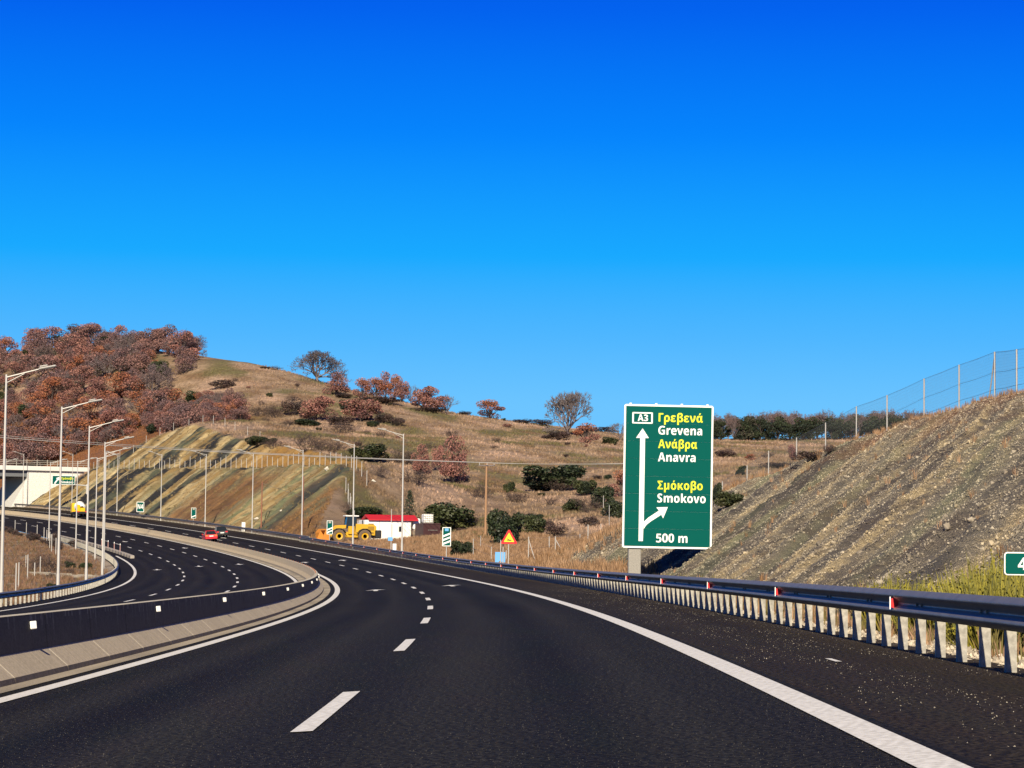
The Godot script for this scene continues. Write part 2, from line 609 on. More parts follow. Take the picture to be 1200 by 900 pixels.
func noise_tex(seed_: int, freq: float, lo: Color, hi: Color, octaves := 4, size := 512, kind := FastNoiseLite.TYPE_SIMPLEX_SMOOTH, sharp := 0.25) -> NoiseTexture2D:
	var f := FastNoiseLite.new()
	f.seed = seed_
	f.noise_type = kind
	f.frequency = freq
	f.fractal_octaves = octaves
	f.fractal_gain = 0.65
	var g := Gradient.new()
	g.offsets = PackedFloat32Array([0.5 - sharp, 0.5 + sharp])
	g.colors = PackedColorArray([lo.linear_to_srgb(), hi.linear_to_srgb()])
	var t := NoiseTexture2D.new()
	t.width = size; t.height = size
	t.seamless = true
	t.noise = f
	t.color_ramp = g
	return t


func speckled(k: StandardMaterial3D, tex: Texture2D, per_metre: float, bump_cm := 0.0, bump_tex: Texture2D = null) -> StandardMaterial3D:
	k.albedo_texture = tex
	k.uv1_triplanar = true
	k.uv1_world_triplanar = true
	k.uv1_scale = Vector3.ONE * per_metre
	if bump_cm > 0.0:
		k.heightmap_enabled = true
		k.heightmap_texture = bump_tex if bump_tex else tex
		k.heightmap_scale = bump_cm
	return k


func materials() -> void:
	var grain := noise_tex(3, 0.05, Color(0.10, 0.10, 0.10), Color(1, 1, 1), 6, 1024, FastNoiseLite.TYPE_SIMPLEX, 0.22)
	var grain2 := noise_tex(8, 0.05, Color(0.55, 0.55, 0.55), Color(1, 1, 1), 5, 512, FastNoiseLite.TYPE_SIMPLEX, 0.35)
	var clods := noise_tex(14, 0.06, Color(0.38, 0.38, 0.38), Color(1, 1, 1), 5, 512, FastNoiseLite.TYPE_SIMPLEX, 0.3)
	m.asphalt = speckled(mat(Color.WHITE, 0.82), grain, 0.25, 0.4)
	m.asphalt.metallic_specular = 0.22
	m.asphalt.vertex_color_use_as_albedo = true
	m.paint = speckled(mat(Color(0.82, 0.80, 0.76), 0.6), noise_tex(21, 0.03, Color(0.72, 0.71, 0.69), Color(1, 1, 1), 5, 512, FastNoiseLite.TYPE_SIMPLEX, 0.2), 0.6)
	m.soil = speckled(mat(Color.WHITE, 0.95), clods, 0.25, 6.0)
	m.soil.vertex_color_use_as_albedo = true
	m.rock = speckled(mat(Color.WHITE, 0.95), noise_tex(31, 0.09, Color(0.34, 0.34, 0.34), Color(1, 1, 1), 5, 1024, FastNoiseLite.TYPE_SIMPLEX, 0.22), 0.16, 14.0)
	m.rock.vertex_color_use_as_albedo = true
	m.hill = speckled(mat(Color.WHITE, 0.95), noise_tex(41, 0.03, Color(0.42, 0.42, 0.42), Color(1, 1, 1), 6, 1024, FastNoiseLite.TYPE_SIMPLEX, 0.3), 0.018, 30.0)
	m.hill.vertex_color_use_as_albedo = true
	m.concrete = speckled(mat(Color.WHITE, 0.9), grain2, 0.7, 0.3)
	m.concrete.vertex_color_use_as_albedo = true
	m.white_wall = speckled(mat(Color(0.78, 0.76, 0.72), 0.8), grain2, 0.12)
	m.steel = speckled(mat(Color(0.20, 0.185, 0.16), 0.45, 0.3), noise_tex(51, 0.02, Color(0.75, 0.75, 0.75), Color(1, 1, 1), 4, 256, FastNoiseLite.TYPE_SIMPLEX, 0.3), 0.5)
	m.steel.metallic_specular = 0.35
	m.post = speckled(mat(Color(0.41, 0.385, 0.34), 0.7, 0.0), noise_tex(52, 0.03, Color(0.6, 0.6, 0.6), Color(1, 1, 1), 4, 256, FastNoiseLite.TYPE_SIMPLEX, 0.3), 0.8)
	m.lamp = mat(Color(0.50, 0.48, 0.45), 0.5, 0.3)
	m.fence_post = mat(Color(0.40, 0.38, 0.36), 0.7)
	m.wire = mat(Color(0.10, 0.11, 0.12), 0.6, 0.0)
	m.green = mat(Color(0.0, 0.080, 0.068), 0.55)
	m.green.metallic_specular = 0.15
	m.white = mat(Color(0.82, 0.82, 0.80), 0.5)
	m.yellow = mat(Color(0.66, 0.68, 0.005), 0.5)
	m.black = mat(Color(0.012, 0.012, 0.014), 0.6)
	m.red = mat(Color(0.62, 0.015, 0.02), 0.4)
	m.sign_blue = mat(Color(0.12, 0.36, 0.72), 0.5)
	m.sign_yellow = mat(Color(0.85, 0.62, 0.02), 0.5)
	m.wood = speckled(mat(Color(0.42, 0.24, 0.13), 0.85), grain2, 0.8)
	m.dark_wood = mat(Color(0.24, 0.10, 0.06), 0.85)
	m.bark = mat(Color(0.075, 0.055, 0.05), 0.95)
	m.grey_bark = mat(Color(0.16, 0.13, 0.13), 0.95)
	m.leaf = mat(Color.WHITE, 0.75)
	m.leaf.vertex_color_use_as_albedo = true
	m.leaf.backlight_enabled = true
	m.leaf.backlight = Color(0.25, 0.22, 0.2)
	m.dark_leaf = mat(Color.WHITE, 0.6)
	m.dark_leaf.vertex_color_use_as_albedo = true
	m.stone = mat(Color.WHITE, 0.92)
	m.stone.vertex_color_use_as_albedo = true
	m.loader_yellow = mat(Color(0.56, 0.32, 0.015), 0.45)
	m.tyre = mat(Color(0.13, 0.09, 0.06), 0.95)
	m.rubber = mat(Color(0.02, 0.02, 0.02), 0.85)
	m.glass = mat(Color(0.015, 0.02, 0.025), 0.12)
	m.glass.metallic_specular = 0.6
	m.car_red = mat(Color(0.60, 0.01, 0.02), 0.25)
	m.car_red.clearcoat_enabled = true
	m.car_red.clearcoat = 0.8
	m.car_black = mat(Color(0.012, 0.013, 0.016), 0.25)
	m.car_black.clearcoat_enabled = true
	m.car_black.clearcoat = 0.8
	m.car_yellow = mat(Color(0.78, 0.45, 0.01), 0.4)
	m.roof_red = mat(Color(0.48, 0.02, 0.025), 0.5)
	m.cabin_white = mat(Color(0.80, 0.79, 0.76), 0.6)
	m.container_red = mat(Color(0.045, 0.010, 0.012), 0.6)
	m.orange = mat(Color(0.50, 0.19, 0.02), 0.6)
	m.pink = mat(Color(0.42, 0.24, 0.22), 0.7)
	m.pale_stone = mat(Color(0.62, 0.57, 0.48), 0.9)


# ---------------------------------------------------------------- ground and roads

func ground() -> void:
	var plane := PlaneMesh.new()
	plane.size = Vector2(12000, 12000)
	plane.material = m.soil
	struct("ground", plane, "dry lowland reaching to the horizon").position.y = -16.0
	var y_of := func(s: float, lat: float) -> float:
		var q := land(s, lat)
		return q.x + bump(s, lat, q.y)
	var c_of := func(s: float, lat: float) -> Color:
		var q := land(s, lat)
		return land_color(s, lat, q.x - at(road_e, s), q.y)
	var near_l := steps(6.6, 28.0, 0.28)
	struct("cut_slope", sheet(steps(-70, 20, 2.0), near_l, y_of, c_of, m.rock))
	struct("cut_slope", sheet(steps(20, 232, 0.35), near_l, y_of, c_of, m.rock), "stony grey brown cut slope right of the road")
	struct("cut_slope", sheet(steps(232, 330, 1.0), steps(6.6, 60, 0.9), y_of, c_of, m.soil), "flat yard ground beside the road")
	struct("cut_slope", sheet(steps(330, 660, 0.7), steps(6.6, 60, 0.5), y_of, c_of, m.rock), "far cut slope with tan and black bands")
	struct("hillside", sheet(steps(-70, 232, 4.0), steps(28.0, 400, 5.0), y_of, c_of, m.hill))
	var far_l := steps(60, 200, 2.0)
	far_l.append_array(steps(203, 420, 5.0))
	struct("hillside", sheet(steps(232, 660, 2.0), far_l, y_of, c_of, m.hill), "dry grass hillside")
	struct("hillside", sheet(steps(660, 1000, 2.5), steps(6.6, 330, 2.5), y_of, c_of, m.hill), "hill behind the bridge")
	struct("verge", sheet(steps(-70, 700, 1.5), steps(-20.4, -45.0, 0.5), y_of, c_of, m.soil), "brown rough ground inside the curve")
	struct("hillside", sheet(steps(-70, 700, 6.0), steps(-45.0, -300.0, 6.0), y_of, c_of, m.hill))


func steps_down(a: float, b: float, d: float) -> PackedFloat32Array:
	var r := steps(b, a, d)
	r.reverse()
	return r


func lane_color(s: float, lat: float, tint: Color, centres: Array) -> Color:
	# polished wheel tracks, a darker oil line between them, and slow patches along the road
	var n := patchy.get_noise_2d(s * 1.5, lat * 30.0) * 0.30 + patchy.get_noise_2d(s * 0.3 + 70.0, lat * 90.0) * 0.22
	for c in centres:
		var d := absf(lat - c)
		n += 0.46 * exp(-pow((d - 0.80) / 0.32, 2.0)) - 0.28 * exp(-pow(d / 0.35, 2.0))
	return tint * (1.0 + n)


func roads() -> void:
	var ss := steps(-70, 700, 2.0)
	var y_main := func(s: float, lat: float) -> float: return road_y(s, lat)
	var c_main := func(s: float, lat: float) -> Color: return lane_color(s, lat, Color(0.0330, 0.0295, 0.0235), [-1.9, 1.85])
	var main := struct("main_road", sheet(ss, steps(-4.15, 3.8, 0.3), y_main, c_main, m.asphalt), "near carriageway of dark asphalt")
	var c_sh := func(s: float, lat: float) -> Color: return lane_color(s, lat, Color(0.056, 0.043, 0.027), []) * (1.0 + 0.9 * smooth(5.6, 6.6, lat))
	struct("shoulder", sheet(ss, steps(3.8, 6.62, 0.35), y_main, c_sh, m.asphalt), "brownish gritty hard shoulder")
	var c_left := func(s: float, lat: float) -> Color:
		var wear := 0.35 * sin(lat * 3.0 + 0.4) * smooth(-19.0, -16.0, lat)
		return lane_color(s, lat, Color(0.033, 0.0280, 0.0225), [-8.0, -12.1, -16.4]) * (1.0 + wear * 0.2)
	var left := struct("opposite_road", sheet(ss, steps(-20.45, -5.75, 0.35), y_main, c_left, m.asphalt), "far carriageway of three lanes")
	var c_gut := func(s: float, lat: float) -> Color: return Color(0.40, 0.34, 0.26) * (1.0 + 0.5 * patchy.get_noise_2d(s * 6.0, lat * 40.0))
	var y_gut := func(s: float, lat: float) -> float: return at(road_e, s) + CROSS * lat + 0.006
	struct("gutter", sheet(ss, PackedFloat32Array([-4.50, -4.4, -4.22, -4.14]), y_gut, c_gut, m.concrete), "pale concrete gutter along the median")
	var y_gut2 := func(s: float, lat: float) -> float: return road_y(s, minf(lat, -5.1)) + 0.006
	struct("gutter", sheet(ss, PackedFloat32Array([-5.78, -5.6, -5.42, -5.26]), y_gut2, c_gut, m.concrete), "pale concrete gutter of the far carriageway")
	line(main, "edge_line", -3.77, 0.26, -70, 690, 2.0)
	line(main, "edge_line", 3.595, 0.24, -70, 690, 2.0)
	line(left, "edge_line", -5.99, 0.24, 60, 690, 2.0)
	line(left, "edge_line", -18.54, 0.26, 60, 330, 2.0)
	var k := 0
	while 18.7 + 18.0 * k < 640.0:
		line(main, "lane_dash", 0.0, 0.16, 18.7 + 18.0 * k, 24.7 + 18.0 * k, 2.0)
		k += 1
	for lat in [[-10.01, 115.8], [-14.21, 115.2]]:
		k = 0
		while lat[1] - 3.0 + 18.0 * k < 560.0:
			line(left, "lane_dash", lat[0], 0.18, lat[1] - 3.0 + 18.0 * k, lat[1] + 3.0 + 18.0 * k, 2.0)
			k += 1
	for a in [[-1.9, 128.0], [1.85, 129.3], [1.85, 260.2], [-1.9, 260.2], [1.85, 390.0]]:
		arrow(main, a[1], a[0], 1.0)
	for a in [[-12.1, 266.4], [-16.4, 259.0], [-8.0, 268.0], [-8.0, 354.0], [-12.1, 396.0]]:
		arrow(left, a[1], a[0], -1.0)
	line(main, "paint_mark", 4.9, 0.07, 27.2, 28.1, 0.5)


func line(parent: Node3D, called: String, lat: float, width: float, s0: float, s1: float, d: float) -> void:
	var y := func(s: float, l: float) -> float: return road_y(s, l) + 0.008
	var c := func(_s: float, _l: float) -> Color: return Color.WHITE
	part(called, sheet(steps(s0, s1, d), PackedFloat32Array([lat - width * 0.5, lat + width * 0.5]), y, c, m.paint), parent)


func arrow(parent: Node3D, s: float, lat: float, way: float) -> void:
	var k := Maker.new()
	var outline := [[-2.5, -0.11], [0.4, -0.11], [0.4, -0.5], [2.5, 0.0], [0.4, 0.5], [0.4, 0.11], [-2.5, 0.11]]
	var flat := PackedVector2Array()
	for q in outline:
		flat.append(Vector2(q[0], q[1]))
	var tris := Geometry2D.triangulate_polygon(flat)
	for i in range(0, tris.size(), 3):
		var p := []
		for j in 3:
			var q := flat[tris[i + j]]
			var sq := s + q.x * way
			p.append(spot(sq, lat + q.y, road_y(sq, lat + q.y) + 0.008))
		k.tri(p[0], p[1], p[2], Vector3.UP)
	made("arrow", k, m.paint, parent)


# ---------------------------------------------------------------- barriers

func along(s: float, lat: float, y: float) -> Transform3D:
	# x to the right of the road, -z ahead, following its grade
	var a := spot(s - 1.0, lat, road_y(s - 1.0, lat))
	var b := spot(s + 1.0, lat, road_y(s + 1.0, lat))
	var f := (b - a).normalized()
	var x := f.cross(Vector3.UP).normalized()
	return Transform3D(Basis(x, x.cross(f), -f), spot(s, lat, y))


func median() -> void:
	var t := thing("median_barrier", "long concrete median barrier with dark shaded face and pale sloped foot", "barrier")
	var right := [[-4.49, 0.0, 0], [-4.505, 0.085, 0], [-4.785, 0.33, 1], [-4.835, 0.80, 2]]
	var left := [[-5.02, 0.80, 3], [-5.075, 0.33, 4], [-5.25, 0.085, 5], [-5.26, -0.1, 5]]
	var prof := right + left
	var kinds := []
	for variant in 4:
		var k := Maker.new()
		var r := RandomNumberGenerator.new()
		r.seed = 900 + variant
		var zs := [2.0, 1.955, 1.9]
		for i in 37:
			zs.append(1.8 - i * 0.1)
		zs += [-1.9, -1.955, -2.0]
		for i in prof.size() - 1:
			var a = prof[i]
			var b = prof[i + 1]
			var out := Vector3(b[1] - a[1], a[0] - b[0], 0) * 1.0
			if out.length() < 0.01:
				continue
			for j in zs.size() - 1:
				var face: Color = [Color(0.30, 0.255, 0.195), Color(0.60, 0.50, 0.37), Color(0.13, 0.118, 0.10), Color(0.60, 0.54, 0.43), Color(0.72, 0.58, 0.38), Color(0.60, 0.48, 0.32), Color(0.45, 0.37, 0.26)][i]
				var sub := 6 if i == 2 else 1
				# pale runs of lime start at the cap and end at different heights
				var run := r.randi_range(1, 5) if r.randf() < 0.22 else 0
				for q in sub:
					var f0 := float(q) / sub
					var f1 := float(q + 1) / sub
					k.col = face * r.randf_range(0.86, 1.12)
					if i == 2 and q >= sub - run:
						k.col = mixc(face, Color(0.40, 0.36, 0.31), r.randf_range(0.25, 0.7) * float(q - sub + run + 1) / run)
					if i == 1:
						k.col = face * r.randf_range(0.9, 1.08)
						if j == 0 or j == zs.size() - 2:
							k.col = Color(0.76, 0.66, 0.52)
					var p := []
					for g in [[f0, j], [f1, j], [f1, j + 1], [f0, j + 1]]:
						var inset: float = 0.012 if absf(zs[g[1]]) > 1.99 else 0.0
						var x: float = lerpf(a[0], b[0], g[0])
						p.append(Vector3(x - signf(x + 4.92) * inset + 4.92, lerpf(a[1], b[1], g[0]) - (inset if i == 3 else 0.0), zs[g[1]]))
					k.quad(p[0], p[1], p[2], p[3], out)
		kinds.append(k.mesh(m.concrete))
	var i := 0
	for s in range(-6, 664, 4):
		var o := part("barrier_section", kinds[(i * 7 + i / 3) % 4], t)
		o.transform = along(s, -4.92, road_y(s, -4.6))
		i += 1
	var plate := Maker.new()
	plate.soft_box(Vector3(0.012, 0, 0), Vector3(0.024, 0.105, 0.095), 0.008, Basis(Vector3.BACK, 0.11) * Basis(Vector3.UP, -0.9))
	var pm := plate.mesh(m.white)
	for j in 45:
		var s := 21.3 + 13.5 * j
		var o := part("reflector", pm, t)
		o.transform = along(s, -4.79, road_y(s, -4.6) + 0.66)
	var peg := Maker.new()
	peg.box(Vector3(0, 0.07, 0), Vector3(0.05, 0.14, 0.07))
	var gm := peg.mesh(m.dark_wood)
	for j in 90:
		var s := 150.0 + 5.0 * j
		var o := part("peg", gm, t)
		o.transform = along(s, -4.97, road_y(s, -4.6) + 0.76)


func rail_meshes() -> Array:
	var k := Maker.new()
	var prof := [[0.0, 0.405], [-0.02, 0.41], [-0.078, 0.455], [-0.083, 0.475], [-0.078, 0.50], [-0.012, 0.545], [-0.006, 0.565], [-0.012, 0.585], [-0.078, 0.63], [-0.083, 0.655], [-0.078, 0.675], [-0.02, 0.72], [0.0, 0.725]]
	var norms := []
	for i in prof.size():
		var a = prof[maxi(i - 1, 0)]
		var b = prof[mini(i + 1, prof.size() - 1)]
		norms.append(Vector3(-(b[1] - a[1]), b[0] - a[0], 0).normalized())
	for i in prof.size() - 1:
		var a = prof[i]
		var b = prof[i + 1]
		for side in [0.0, 0.004]:
			var sg := 1.0 if side == 0.0 else -1.0
			k.smooth_quad(Vector3(a[0] + side, a[1], 2.04), Vector3(b[0] + side, b[1], 2.04), Vector3(b[0] + side, b[1], -2.0), Vector3(a[0] + side, a[1], -2.0), norms[i] * sg, norms[i + 1] * sg, norms[i + 1] * sg, norms[i] * sg)
	for z in [-1.85, 1.85]:
		k.box(Vector3(-0.018, 0.565, z), Vector3(0.025, 0.032, 0.032))
	var post := Maker.new()
	post.box(Vector3(0.09, 0.28, 0), Vector3(0.098, 0.84, 0.006))
	post.box(Vector3(0.038, 0.28, -0.033), Vector3(0.006, 0.84, 0.06))
	post.box(Vector3(0.142, 0.28, -0.033), Vector3(0.006, 0.84, 0.06))
	var mark := Maker.new()
	mark.prism(PackedVector2Array([Vector2(-0.012, -0.075), Vector2(-0.105, -0.05), Vector2(-0.105, 0.05), Vector2(-0.012, 0.075)]), 0.0, 0.03)
	var edge := Maker.new()
	edge.box(Vector3(-0.112, 0, 0.015), Vector3(0.014, 0.15, 0.034))
	return [k.mesh(m.steel), post.mesh(m.post), mark.mesh(m.red), edge.mesh(m.white)]


func rail(t: Node3D, meshes: Array, lat: float, s0: float, s1: float, flip: bool, marks: float, most_posts := 300, pitch := 1.3333) -> void:
	var turn := Basis(Vector3.UP, PI) if flip else Basis()
	var s := s0 + 2.0
	while s < s1:
		var o := part("rail_section", meshes[0], t)
		o.transform = along(s, lat, road_y(s, lat)) * Transform3D(turn)
		s += 4.0
	s = s0 + 0.5
	var k := 0
	while s < s1 and k < most_posts:
		var o := part("post", meshes[1], t)
		o.transform = along(s, lat, road_y(s, lat) - 0.0)
		if flip:
			o.transform = o.transform.translated_local(Vector3(-0.18, 0, 0))
		o.rotate_object_local(Vector3.UP, sin(k * 12.9) * 0.05)
		s += pitch
		k += 1
	if marks > 0.0:
		s = marks
		while s < s1:
			var o := part("red_marker", meshes[2], t)
			o.transform = along(s, lat, road_y(s, lat) + 0.565) * Transform3D(turn)
			var e := part("white_marker", meshes[3], t)
			e.transform = o.transform
			s += 12.5


func guardrails() -> void:
	var q := rail_meshes()
	var a := thing("guardrail", "steel guardrail with red markers along the right shoulder, nearest the camera", "guardrail")
	rail(a, q, 6.2, 2.0, 346.0, false, 19.1, 300)
	var b := thing("guardrail", "distant steel guardrail below the banded cut slope, beyond the gap by the loader", "guardrail")
	rail(b, q, 6.75, 340.0, 650.0, false, 0.0, 300)
	var c := thing("guardrail", "steel guardrail on the inner edge of the far carriageway, lamp posts behind it", "guardrail")
	rail(c, q, -20.2, 84.0, 430.0, true, 0.0, 300, 2.0)
	var isle := Maker.new()
	var t := thing("concrete_island", "low pale concrete island between slip road and far carriageway", "traffic island")
	for i in 24:
		var s := 318.0 + i * 5.0
		var o := Maker.new()
		o.col = Color(0.42, 0.37, 0.32)
		o.soft_box(Vector3(0, 0.10, 0), Vector3(0.5 + 0.0 * i, 0.5, 4.97), 0.05)
		var w := made("kerb_block", o, m.concrete, t)
		w.transform = along(s, -17.3 - i * 0.06, road_y(s, -17.5))
	var stick := Maker.new()
	stick.tube(Vector3.ZERO, Vector3(0, 0.8, 0), 0.06, 0.05, 8)
	var cap := Maker.new()
	cap.tube(Vector3(0, 0.8, 0), Vector3(0, 0.98, 0), 0.06, 0.055, 8)
	var order := ["nearest", "second", "third", "fourth", "farthest"]
	for i in 5:
		var s := 338.0 + i * 10.0
		var d := thing("delineator", "%s pale red marker post on the concrete island" % order[i], "marker post", spot(s, -17.35 - (s - 318.0) * 0.012, road_y(s, -17.5) + 0.33), 0.0, "marker posts on the concrete island")
		made("post", stick, m.pink, d)
		made("band", cap, m.white, d)


	# a pale concrete drain across the ground inside the curve
	var d := Maker.new()
	d.col = Color(0.48, 0.42, 0.34)
	for i in 7:
		var a0 := spot(lerpf(240.0, 256.0, i / 7.0), lerpf(-21.6, -28.5, i / 7.0), 0)
		var b0 := spot(lerpf(240.0, 256.0, (i + 1) / 7.0), lerpf(-21.6, -28.5, (i + 1) / 7.0), 0)
		a0.y = land(240.0 + i * 2.3, -23.0).x + 0.12
		b0.y = a0.y
		d.soft_box((a0 + b0) * 0.5, Vector3(a0.distance_to(b0) - 0.03, 0.34, 0.5), 0.03, Basis(Vector3.UP, atan2(-(b0 - a0).z, (b0 - a0).x)))
	tag(made("concrete_drain", d, m.concrete, self), "pale concrete drain across the brown ground inside the curve", "drain")


func bridge() -> void:
	var s := 612.0
	var t := thing("overpass", "white concrete overpass with railings crossing the road far ahead", "bridge", spot(s, 0, 0), turn_at(s))
	var base := at(road_e, s)
	var k := Maker.new()
	k.col = Color(0.78, 0.77, 0.74)
	k.box(Vector3(-12, 20.75, 0.2), Vector3(72, 1.0, 0.5))
	made("parapet", k, m.concrete, t)
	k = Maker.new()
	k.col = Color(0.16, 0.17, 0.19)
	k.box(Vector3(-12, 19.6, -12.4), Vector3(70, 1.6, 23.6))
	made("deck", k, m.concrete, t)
	k = Maker.new()
	k.col = Color(0.74, 0.73, 0.70)
	k.box(Vector3(18.5, 10 + 5.1, -11.5), Vector3(18, 10.2, 22.5))
	k.col = Color(0.45, 0.42, 0.38)
	for i in 3:
		k.box(Vector3(12.5 + i * 4.0, 15.1, -0.23), Vector3(0.05, 9.6, 0.02))
	made("abutment", k, m.white_wall, t)
	k = Maker.new()
	k.col = Color(0.74, 0.70, 0.6)
	k.prism(PackedVector2Array([Vector2(5.6, base), Vector2(9.48, base), Vector2(9.48, base + 7.2)]), -20.0, -0.6)
	made("slope_paving", k, m.white_wall, t)
	k = Maker.new()
	k.col = Color(0.7, 0.7, 0.68)
	k.box(Vector3(-33, 15.0, -11.5), Vector3(12, 10.4, 22.5))
	made("abutment", k, m.white_wall, t)
	var bar := Maker.new()
	for y in [21.7, 22.1, 22.5]:
		bar.box(Vector3(-12, y, 0.2), Vector3(72, 0.09, 0.07))
	made("handrail", bar, m.post, t)
	var pole := Maker.new()
	pole.box(Vector3(0, 0.75, 0), Vector3(0.14, 1.5, 0.14))
	var pm := pole.mesh(m.post)
	for i in 30:
		part("railing_post", pm, t).position = Vector3(-46 + i * 2.4, 21.25, 0.2)


# ---------------------------------------------------------------- plants

# crowns and shrubs are made one unit high and about one unit wide, and scaled where they stand

func dir_in_ball(r: RandomNumberGenerator) -> Vector3:
	while true:
		var p := Vector3(r.randf_range(-1, 1), r.randf_range(-1, 1), r.randf_range(-1, 1))
		if p.length_squared() <= 1.0 and p.length_squared() > 0.01:
			return p
	return Vector3.UP


func leaf(k: Maker, p: Vector3, size: float, r: RandomNumberGenerator, lean := 0.0) -> void:
	var a := dir_in_ball(r).normalized()
	var b := a.cross(dir_in_ball(r).normalized()).normalized()
	if b.length_squared() < 0.1:
		return
	b = (b + Vector3(0, lean, 0)).normalized()
	var x := a * size * r.randf_range(0.6, 1.2)
	var y := b * size * r.randf_range(0.45, 0.9)
	var out := Vector3(0.2, 1.0, 0.4)
	k.tri(p - x, p - y * 0.8, p + x, out)
	k.tri(p - x, p + x, p + y, out)


func limbs(k: Maker, r: RandomNumberGenerator, p: Vector3, d: Vector3, length: float, radius: float, depth: int, ends: Array, spread := 0.6, up := 0.12, thin := 0.0035) -> void:
	var q := p
	var bits := 2
	for i in bits:
		d = (d + dir_in_ball(r) * 0.22 + Vector3(0, up * 0.5, 0)).normalized()
		var e := q + d * length / bits
		k.tube(q, e, radius * (1.0 - 0.25 * i), radius * (1.0 - 0.25 * (i + 1)), 5 if depth > 2 else 3, false)
		q = e
	if depth <= 0:
		ends.append(q)
		return
	var n := 3 if depth > 1 else r.randi_range(2, 4)
	for i in n:
		var side := (d + dir_in_ball(r).normalized() * spread * r.randf_range(0.8, 1.4) + Vector3(0, up, 0)).normalized()
		limbs(k, r, q, side, length * r.randf_range(0.62, 0.86), maxf(radius * 0.58, thin), depth - 1, ends, spread, up, thin)
	ends.append(q)


func leafy_tree(seed_: int, tones: Array, leaf_size: float, leaves: int, low: float) -> Array:
	var r := RandomNumberGenerator.new()
	r.seed = seed_
	var wood := Maker.new()
	var lumps := []
	wood.tube(Vector3(0, -0.06, 0), Vector3(0.01, low + 0.12, 0), 0.034, 0.024, 7, false)
	for i in 13:
		var a := TAU * i / 13.0 + r.randf_range(-0.3, 0.3)
		var h := lerpf(low + 0.10, 0.86, pow(r.randf(), 0.9))
		var reach := r.randf_range(0.12, 0.36) * (1.0 - 0.75 * smooth(0.55, 0.95, h))
		var p := Vector3(cos(a) * reach, h, sin(a) * reach)
		var start := Vector3(0, lerpf(low * 0.8, 0.5, r.randf() * (h - 0.2)), 0)
		wood.tube(start, start.lerp(p, 0.55) + Vector3(0, 0.03, 0), 0.016, 0.010, 4, false)
		wood.tube(start.lerp(p, 0.55) + Vector3(0, 0.03, 0), p, 0.010, 0.004, 3, false)
		lumps.append([p, r.randf_range(0.11, 0.21)])
	var k := Maker.new()
	for l in lumps:
		var tone: Color = tones[r.randi() % tones.size()]
		for i in leaves / 13:
			var d := dir_in_ball(r)
			d = d.normalized() * pow(d.length(), 0.5)
			var p: Vector3 = l[0] + d * Vector3(l[1] * 1.15, l[1] * 0.85, l[1] * 1.15)
			k.col = tone * r.randf_range(0.55, 1.5)
			leaf(k, p, leaf_size, r)
		for i in 7:
			var d := dir_in_ball(r).normalized()
			wood.tube(l[0], l[0] + d * l[1] * r.randf_range(0.9, 1.25), 0.005, 0.002, 3, false)
	return [wood.mesh(m.bark), k.mesh(m.leaf)]


func bare_tree(seed_: int, depth: int, spread: float, thick: float, tint: Color, leaves := 0) -> Array:
	var r := RandomNumberGenerator.new()
	r.seed = seed_
	var wood := Maker.new()
	var ends := []
	wood.tube(Vector3(0, -0.06, 0), Vector3(0, 0.17, 0), thick, thick * 0.8, 7, false)
	for i in 11:
		var a := TAU * i / 11.0 * 3.0 + r.randf_range(-0.3, 0.3)
		var d := Vector3(cos(a) * 0.75, r.randf_range(0.10, 1.5), sin(a) * 0.75).normalized()
		limbs(wood, r, Vector3(0, r.randf_range(0.13, 0.17), 0), d, 0.25, thick * 0.62, depth, ends, spread, 0.10, 0.0042)
	limbs(wood, r, Vector3(0, 0.16, 0), Vector3.UP, 0.25, thick * 0.7, depth, ends, spread, 0.10, 0.0042)
	if leaves == 0:
		return [wood.mesh(m.grey_bark), null]
	var k := Maker.new()
	for e in ends:
		for i in leaves:
			k.col = tint * r.randf_range(0.5, 1.5)
			leaf(k, e + dir_in_ball(r) * 0.035, 0.014, r)
	return [wood.mesh(m.grey_bark), k.mesh(m.leaf)]


func bush(seed_: int, tones: Array, leaves: int, leaf_size: float, flat: float) -> Array:
	var r := RandomNumberGenerator.new()
	r.seed = seed_
	var wood := Maker.new()
	var k := Maker.new()
	var lumps := [[Vector3(0, 0.42, 0), 0.34]]
	for i in 12:
		var a := TAU * i / 12.0 + r.randf_range(-0.25, 0.25)
		var reach := r.randf_range(0.14, 0.34)
		lumps.append([Vector3(cos(a) * reach, r.randf_range(0.16, 0.80 - reach * flat), sin(a) * reach), r.randf_range(0.13, 0.22)])
		wood.tube(Vector3(0, -0.05, 0), Vector3(cos(a) * reach, 0.4, sin(a) * reach), 0.012, 0.005, 4, false)
	for l in lumps:
		var tone: Color = tones[r.randi() % tones.size()]
		for i in leaves / 13:
			var d := dir_in_ball(r).normalized() * r.randf_range(0.72, 1.04)
			var p: Vector3 = l[0] + d * l[1]
			if p.y < 0.0:
				continue
			k.col = tone * r.randf_range(0.5, 1.55)
			leaf(k, p, leaf_size, r)
	return [wood.mesh(m.bark), k.mesh(m.dark_leaf)]


